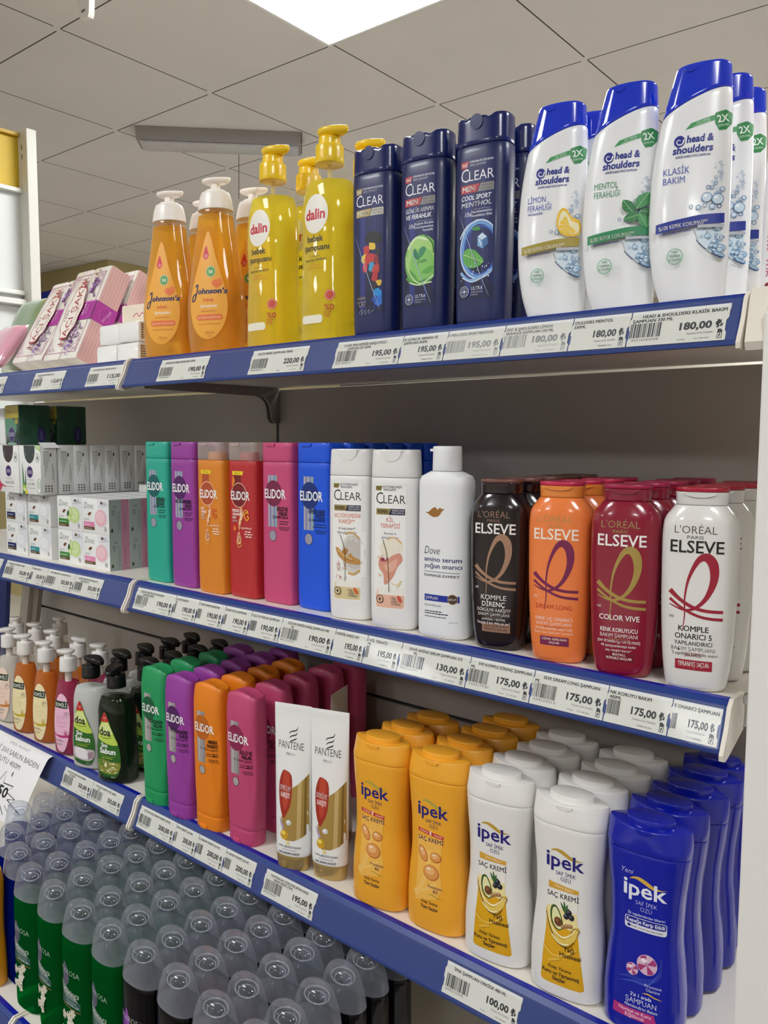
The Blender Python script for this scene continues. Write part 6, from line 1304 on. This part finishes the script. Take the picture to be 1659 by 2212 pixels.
TAGS = [
 (-.500, -.431, Z1, [], '115,00 ₺', 'price tag cut by the left picture edge on the top rail', dict()),
 (-.316, -.199, Z1, [('HACI ŞAKİR BANYO SABUNU LEYLAK', 62), ('4X150 G', 12)], '115,00 ₺', 'price tag below the leaning lilac soap packs on the top rail', dict(code='8690536091104')),
 (-.117, -.006, Z1, [('HACI ŞAKİR BANYO SABUNU 4X150 G', 74)], '115,00', 'price tag below the white wrapped soap blocks on the top rail', dict(code='8690536091005')),
 (.100, .224, Z1, [('JOHNSONS BEBEK ŞAMPUANI 750ML', 78)], '190,00 ₺', 'price tag below the amber baby shampoo on the top rail', dict(code='3574660551402')),
 (.323, .438, Z1, [('DALİN BEBEK ŞAMPUANI 700ML', 72)], '220,00 ₺', 'price tag below the clear yellow bottles on the top rail', dict(code='8690605061012')),
 (.490, .600, Z1, [('CLEAR MEN KEPEĞE KARŞI ETKİLİ', 72), ('ŞAMPUAN CR7 350ML', 40)], '195,00 ₺', 'price tag reading 195,00 below the first navy bottle on the top rail', dict(code='8683130040674')),
 (.600, .667, Z1, [('N GÜNLÜK ARINMA VE', 50), ('ŞAMPUAN 350ML', 36)], '195,00 ₺', 'price tag below the second navy bottle with leaf picture on the top rail', dict(bar=None, cut=1)),
 (.667, .744, Z1, [('I MEN COOL SPORT MENTHOL', 60)], '195,00 ₺', 'price tag, ink paled to imitate glare, reading 195,00 below the third navy bottle', dict(bar=(0, .7), glare=True, cut=1)),
 (.744, .826, Z1, [('EAD & SHOULDERS LİMON', 56), ('ERAHLIĞI ŞAMPUAN 330 ML', 58)], '180,00 ₺', 'price tag, ink paled to imitate glare, reading 180,00 below the lemon picture bottle', dict(bar=(0, .9), glare=True, cut=1)),
 (.826, .889, Z1, [('OULDERS MENTOL', 42), ('330ML', 13)], '180,00 ₺', 'price tag below the white bottle with mint leaves on the top rail', dict(bar=None, cut=1)),
 (.889, .984, Z1, [('HEAD & SHOULDERS KLASİK BAKIM', 80), ('ŞAMPUAN 330 ML', 40)], '180,00 ₺', 'rightmost price tag on the top rail, reading 180,00', dict(code='00216260008', bar=(0, .95), cut=1)),
 (-.560, -.478, Z2, [], '50,00 ₺', 'price tag cut by the left picture edge on the middle rail', dict()),
 (-.462, -.352, Z2, [('DOVE FRESH TOUCH BEAUTY CREAM', 66), ('BAR 90 G', 14)], '50,00 ₺', 'price tag below the dark blue banded soap boxes on the middle rail', dict()),
 (-.352, -.289, Z2, [('Y CREAM BAR 90 G', 34)], '50,00 ₺', 'price tag below the teal banded soap boxes on the middle rail', dict(bar=(0, .15), cut=1)),
 (-.289, -.185, Z2, [('DOVE PINK BEAUTY CREAM BAR 90 G', 74)], '50,00 ₺', 'price tag below the green banded soap boxes on the middle rail', dict(code='8717163605')),
 (-.185, -.089, Z2, [('DOVE SENSITIVE SKIN BEAUTY', 66), ('CREAM BAR 90 G', 30)], '50,00 ₺', 'price tag below the pink banded soap boxes on the middle rail', dict(bar=(0, .8), code='8690637')),
 (.018, .128, Z2, [('ELİDOR BELİRGİN BUKLELER', 66), ('ŞAMPUAN 400ML', 32)], '190,00 ₺', 'price tag below the teal bottle on the middle rail', dict(code='8683130106055')),
 (.128, .190, Z2, [('DÜLME KARŞITI', 32), ('ML', 5)], '190,00 ₺', 'price tag below the purple bottle on the middle rail', dict(bar=(0, .08), cut=1)),
 (.190, .255, Z2, [('I YENİ ONARICI BAKIM 400', 48)], '190,00 ₺', 'price tag below the orange square shouldered bottle on the middle rail', dict(bar=(0, .2), cut=1)),
 (.255, .315, Z2, [('KORUYUCU ŞAMPUAN', 46)], '190,00 ₺', 'price tag below the red bottle on the middle rail', dict(bar=(0, .08), cut=1)),
 (.315, .382, Z2, [('ÜÇLÜ VE PARLAK ŞAMPUAN', 58)], '190,00 ₺', 'price tag below the pink bottle on the middle rail', dict(bar=(0, .35), cut=1)),
 (.382, .486, Z2, [('ELİDOR KEPEĞE KARŞI ŞAMPUAN 400', 80), ('ML', 6)], '190,00 ₺', 'price tag below the blue bottle on the middle rail', dict(code='8683130106758')),
 (.486, .543, Z2, [('KEPEĞE KARŞI 350', 40)], '195,00 ₺', 'price tag below the left white women bottle on the middle rail', dict(bar=None, cut=1)),
 (.543, .601, Z2, [('I KİL TERAPİS', 32), ('ML', 6)], '195,00 ₺', 'price tag below the right white women bottle on the middle rail', dict(bar=(0, .1), cut=1)),
 (.601, .704, Z2, [('DOVE AMİNO SERUM ŞAMPUAN 375', 80), ('ML', 6)], '130,00 ₺', 'price tag reading 130,00 below the tall round necked white bottle', dict(code='8683130127971')),
 (.704, .789, Z2, [('EVE KOMPLE DİRENÇ ŞAMPUAN', 70), ('ML', 6)], '175,00 ₺', 'price tag below the dark brown ribbon bottle on the middle rail', dict(code='524217730', bar=(0, .7), cut=1)),
 (.789, .876, Z2, [('SEVE DREAM LONG ŞAMPUAN', 66), ('ML', 6)], '175,00 ₺', 'price tag below the orange ribbon bottle on the middle rail', dict(code='524223212', bar=(0, .8), cut=1)),
 (.876, .943, Z2, [('NK KORUYU BAKIM', 44), ('400ML', 13)], '175,00 ₺', 'price tag below the crimson bottle on the middle rail', dict(bar=(0, .35), cut=1)),
 (.943, .991, Z2, [('E ONARICI ŞAMPUAN', 46)], '175,00 ₺', 'rightmost price tag on the middle rail, reading 175,00', dict(bar=(0, .08), cut=1)),
 (-.246, -.142, Z3, [('DOA SIVI SABUN BEYAZ 400ML', 66), ('SIVI SABUN', 22)], '50,00 ₺', 'price tag below the milky white soap bottle on the lower rail', dict(code='8690605')),
 (-.142, -.040, Z3, [('DOA SIVI SABUN YEŞİL 400ML', 66), ('ML', 6)], '50,00 ₺', 'price tag below the dark green soap bottle on the lower rail', dict(code='8690605')),
 (.014, .119, Z3, [('ELİDOR SAÇ BAKIM KREMİ 350 ML', 76)], '200,00 ₺', 'price tag below the green conditioner on the lower rail', dict(code='8683130')),
 (.119, .179, Z3, [('KIM KREMİ 350 ML', 42)], '200,00 ₺', 'price tag below the purple conditioner on the lower rail', dict(bar=(0, .08), cut=1)),
 (.179, .249, Z3, [('Ç BAKIM KREMİ 350 ML', 52)], '200,00 ₺', 'price tag below the orange conditioner on the lower rail', dict(bar=(0, .35), cut=1)),
 (.249, .320, Z3, [('Ç BAKIM KREMİ 350 ML', 52)], '200,00 ₺', 'price tag below the pink conditioner on the lower rail', dict(bar=(0, .35), cut=1)),
 (.342, .450, Z3, [('PANTENE SAÇ DÖKÜLMELERİNE KARŞI', 78), ('BAKIM KREMİ 275ML', 40)], '195,00 ₺', 'price tag below the white and gold tubes on the lower rail', dict(code='8006540440544')),
 (.675, .782, Z3, [('İPEK ŞAMPUAN ORKİDE 480 ML', 74)], '100,00 ₺', 'lone price tag reading 100,00 at the bottom of the picture', dict(code='3600551125992')),
]
for x0, x1, z, ln, pr, wh, kw in TAGS:
    price_tag(x0, x1, z, ln, pr, wh, **kw)
# ---------------------------------------------------------------- hanging paper sign
prof_ = [(-.0075, -.3845), (-.0160, -.3870), (-.0219, -.3937), (-.0339, -.4127), (-.0468, -.4348), (-.0617, -.4626), (-.0836, -.5117)]
pp = smoothpts(prof_, False, 4); acc = [0]
for p, q in zip(pp, pp[1:]): acc.append(acc[-1]+math.hypot(q[0]-p[0], q[1]-p[1]))
def on_sheet(x, s, off=0):           # s = distance down the sheet in metres
    k = 0
    while k < len(acc)-2 and s > acc[k+1]: k += 1
    t_ = (s-acc[k])/(acc[k+1]-acc[k]); p, q = pp[k], pp[k+1]; d = Vector((0, q[0]-p[0], q[1]-p[1])).normalized(); n = Vector((0, d.z, -d.y))
    return Vector((x, p[0]+(q[0]-p[0])*t_, p[1]+(q[1]-p[1])*t_))+n*off
XL, XR = -.560, -.2935; V = []; Fc = []; NS = len(pp); x0s = XL
for off in (0, -.0002):
    for k in range(NS):
        for i in range(2): V.append(on_sheet((XL, XR)[i], acc[k], off))
for o in (0, 2*NS):
    for k in range(NS-1): Fc.append((o+2*k, o+2*k+1, o+2*k+3, o+2*k+2))
for k in range(NS-1):
    for i in range(2): Fc.append((2*k+i, 2*k+2+i, 2*NS+2*k+2+i, 2*NS+2*k+i))
sg = link('paper_sign', mesh(V, Fc, 40), None, [M('#efeff0', .6)]); tag(sg, 'white paper sign with black lettering and a star burst hanging from the lower rail', 'sign')
a = Art()
a.T('EMEK MARKET', -409, 17, 8.5, '#6a6a6e', 84, 'C', -.02, .15) if 0 else None
ST = acc[-1]*1000
def sv(s): return ST-s                # label v runs up from the lower edge
a.T('EMEK MARKET', -408, sv(16), 5.6, '#77777c', 84, 'C', -.01, .2); a.T('KOMİLİ SIVI SABUN BADEN', -312, sv(36), 10, '#1d1d22', 225, 'R', -.005); a.T('SUTU 400M', -372, sv(54), 10, '#1d1d22', 95, 'R', -.005); a.T('1', -386, sv(70), 8.4, '#26262a', 4, 'C')
B0 = []
for q, (x, y) in enumerate(((-455, 78), (-428, 96), (-411, 66), (-404, 88), (-364, 85), (-381, 100), (-341, 105), (-369, 112), (-307, 124), (-358, 119), (-352, 132), (-371, 124), (-366, 141), (-396, 122), (-410, 136), (-430, 118), (-462, 132), (-450, 108), (-490, 100), (-452, 94))): B0.append((x, sv(y)))
a.P(B0, '#1d1d22'); cx, cy = sum(p[0] for p in B0)/20, sum(p[1] for p in B0)/20
a.items.pop(); a.S(B0+[B0[0]], 2.1, '#1d1d22', 0)
a.T('50', -376, sv(112), 19, '#1d1d22', 40, 'R', .03, .12); a.T('67,', -420, sv(112), 19, '#1d1d22', 46, 'R', .01, .12)
bm, ly, cols = a.bm(40, 4)
for v in bm.verts: v.co = on_sheet(v.co.x/1000, (ST-v.co.y)/1000, .00012+.00002*v[ly])
a._fin(bm, 'print', cols, sg)
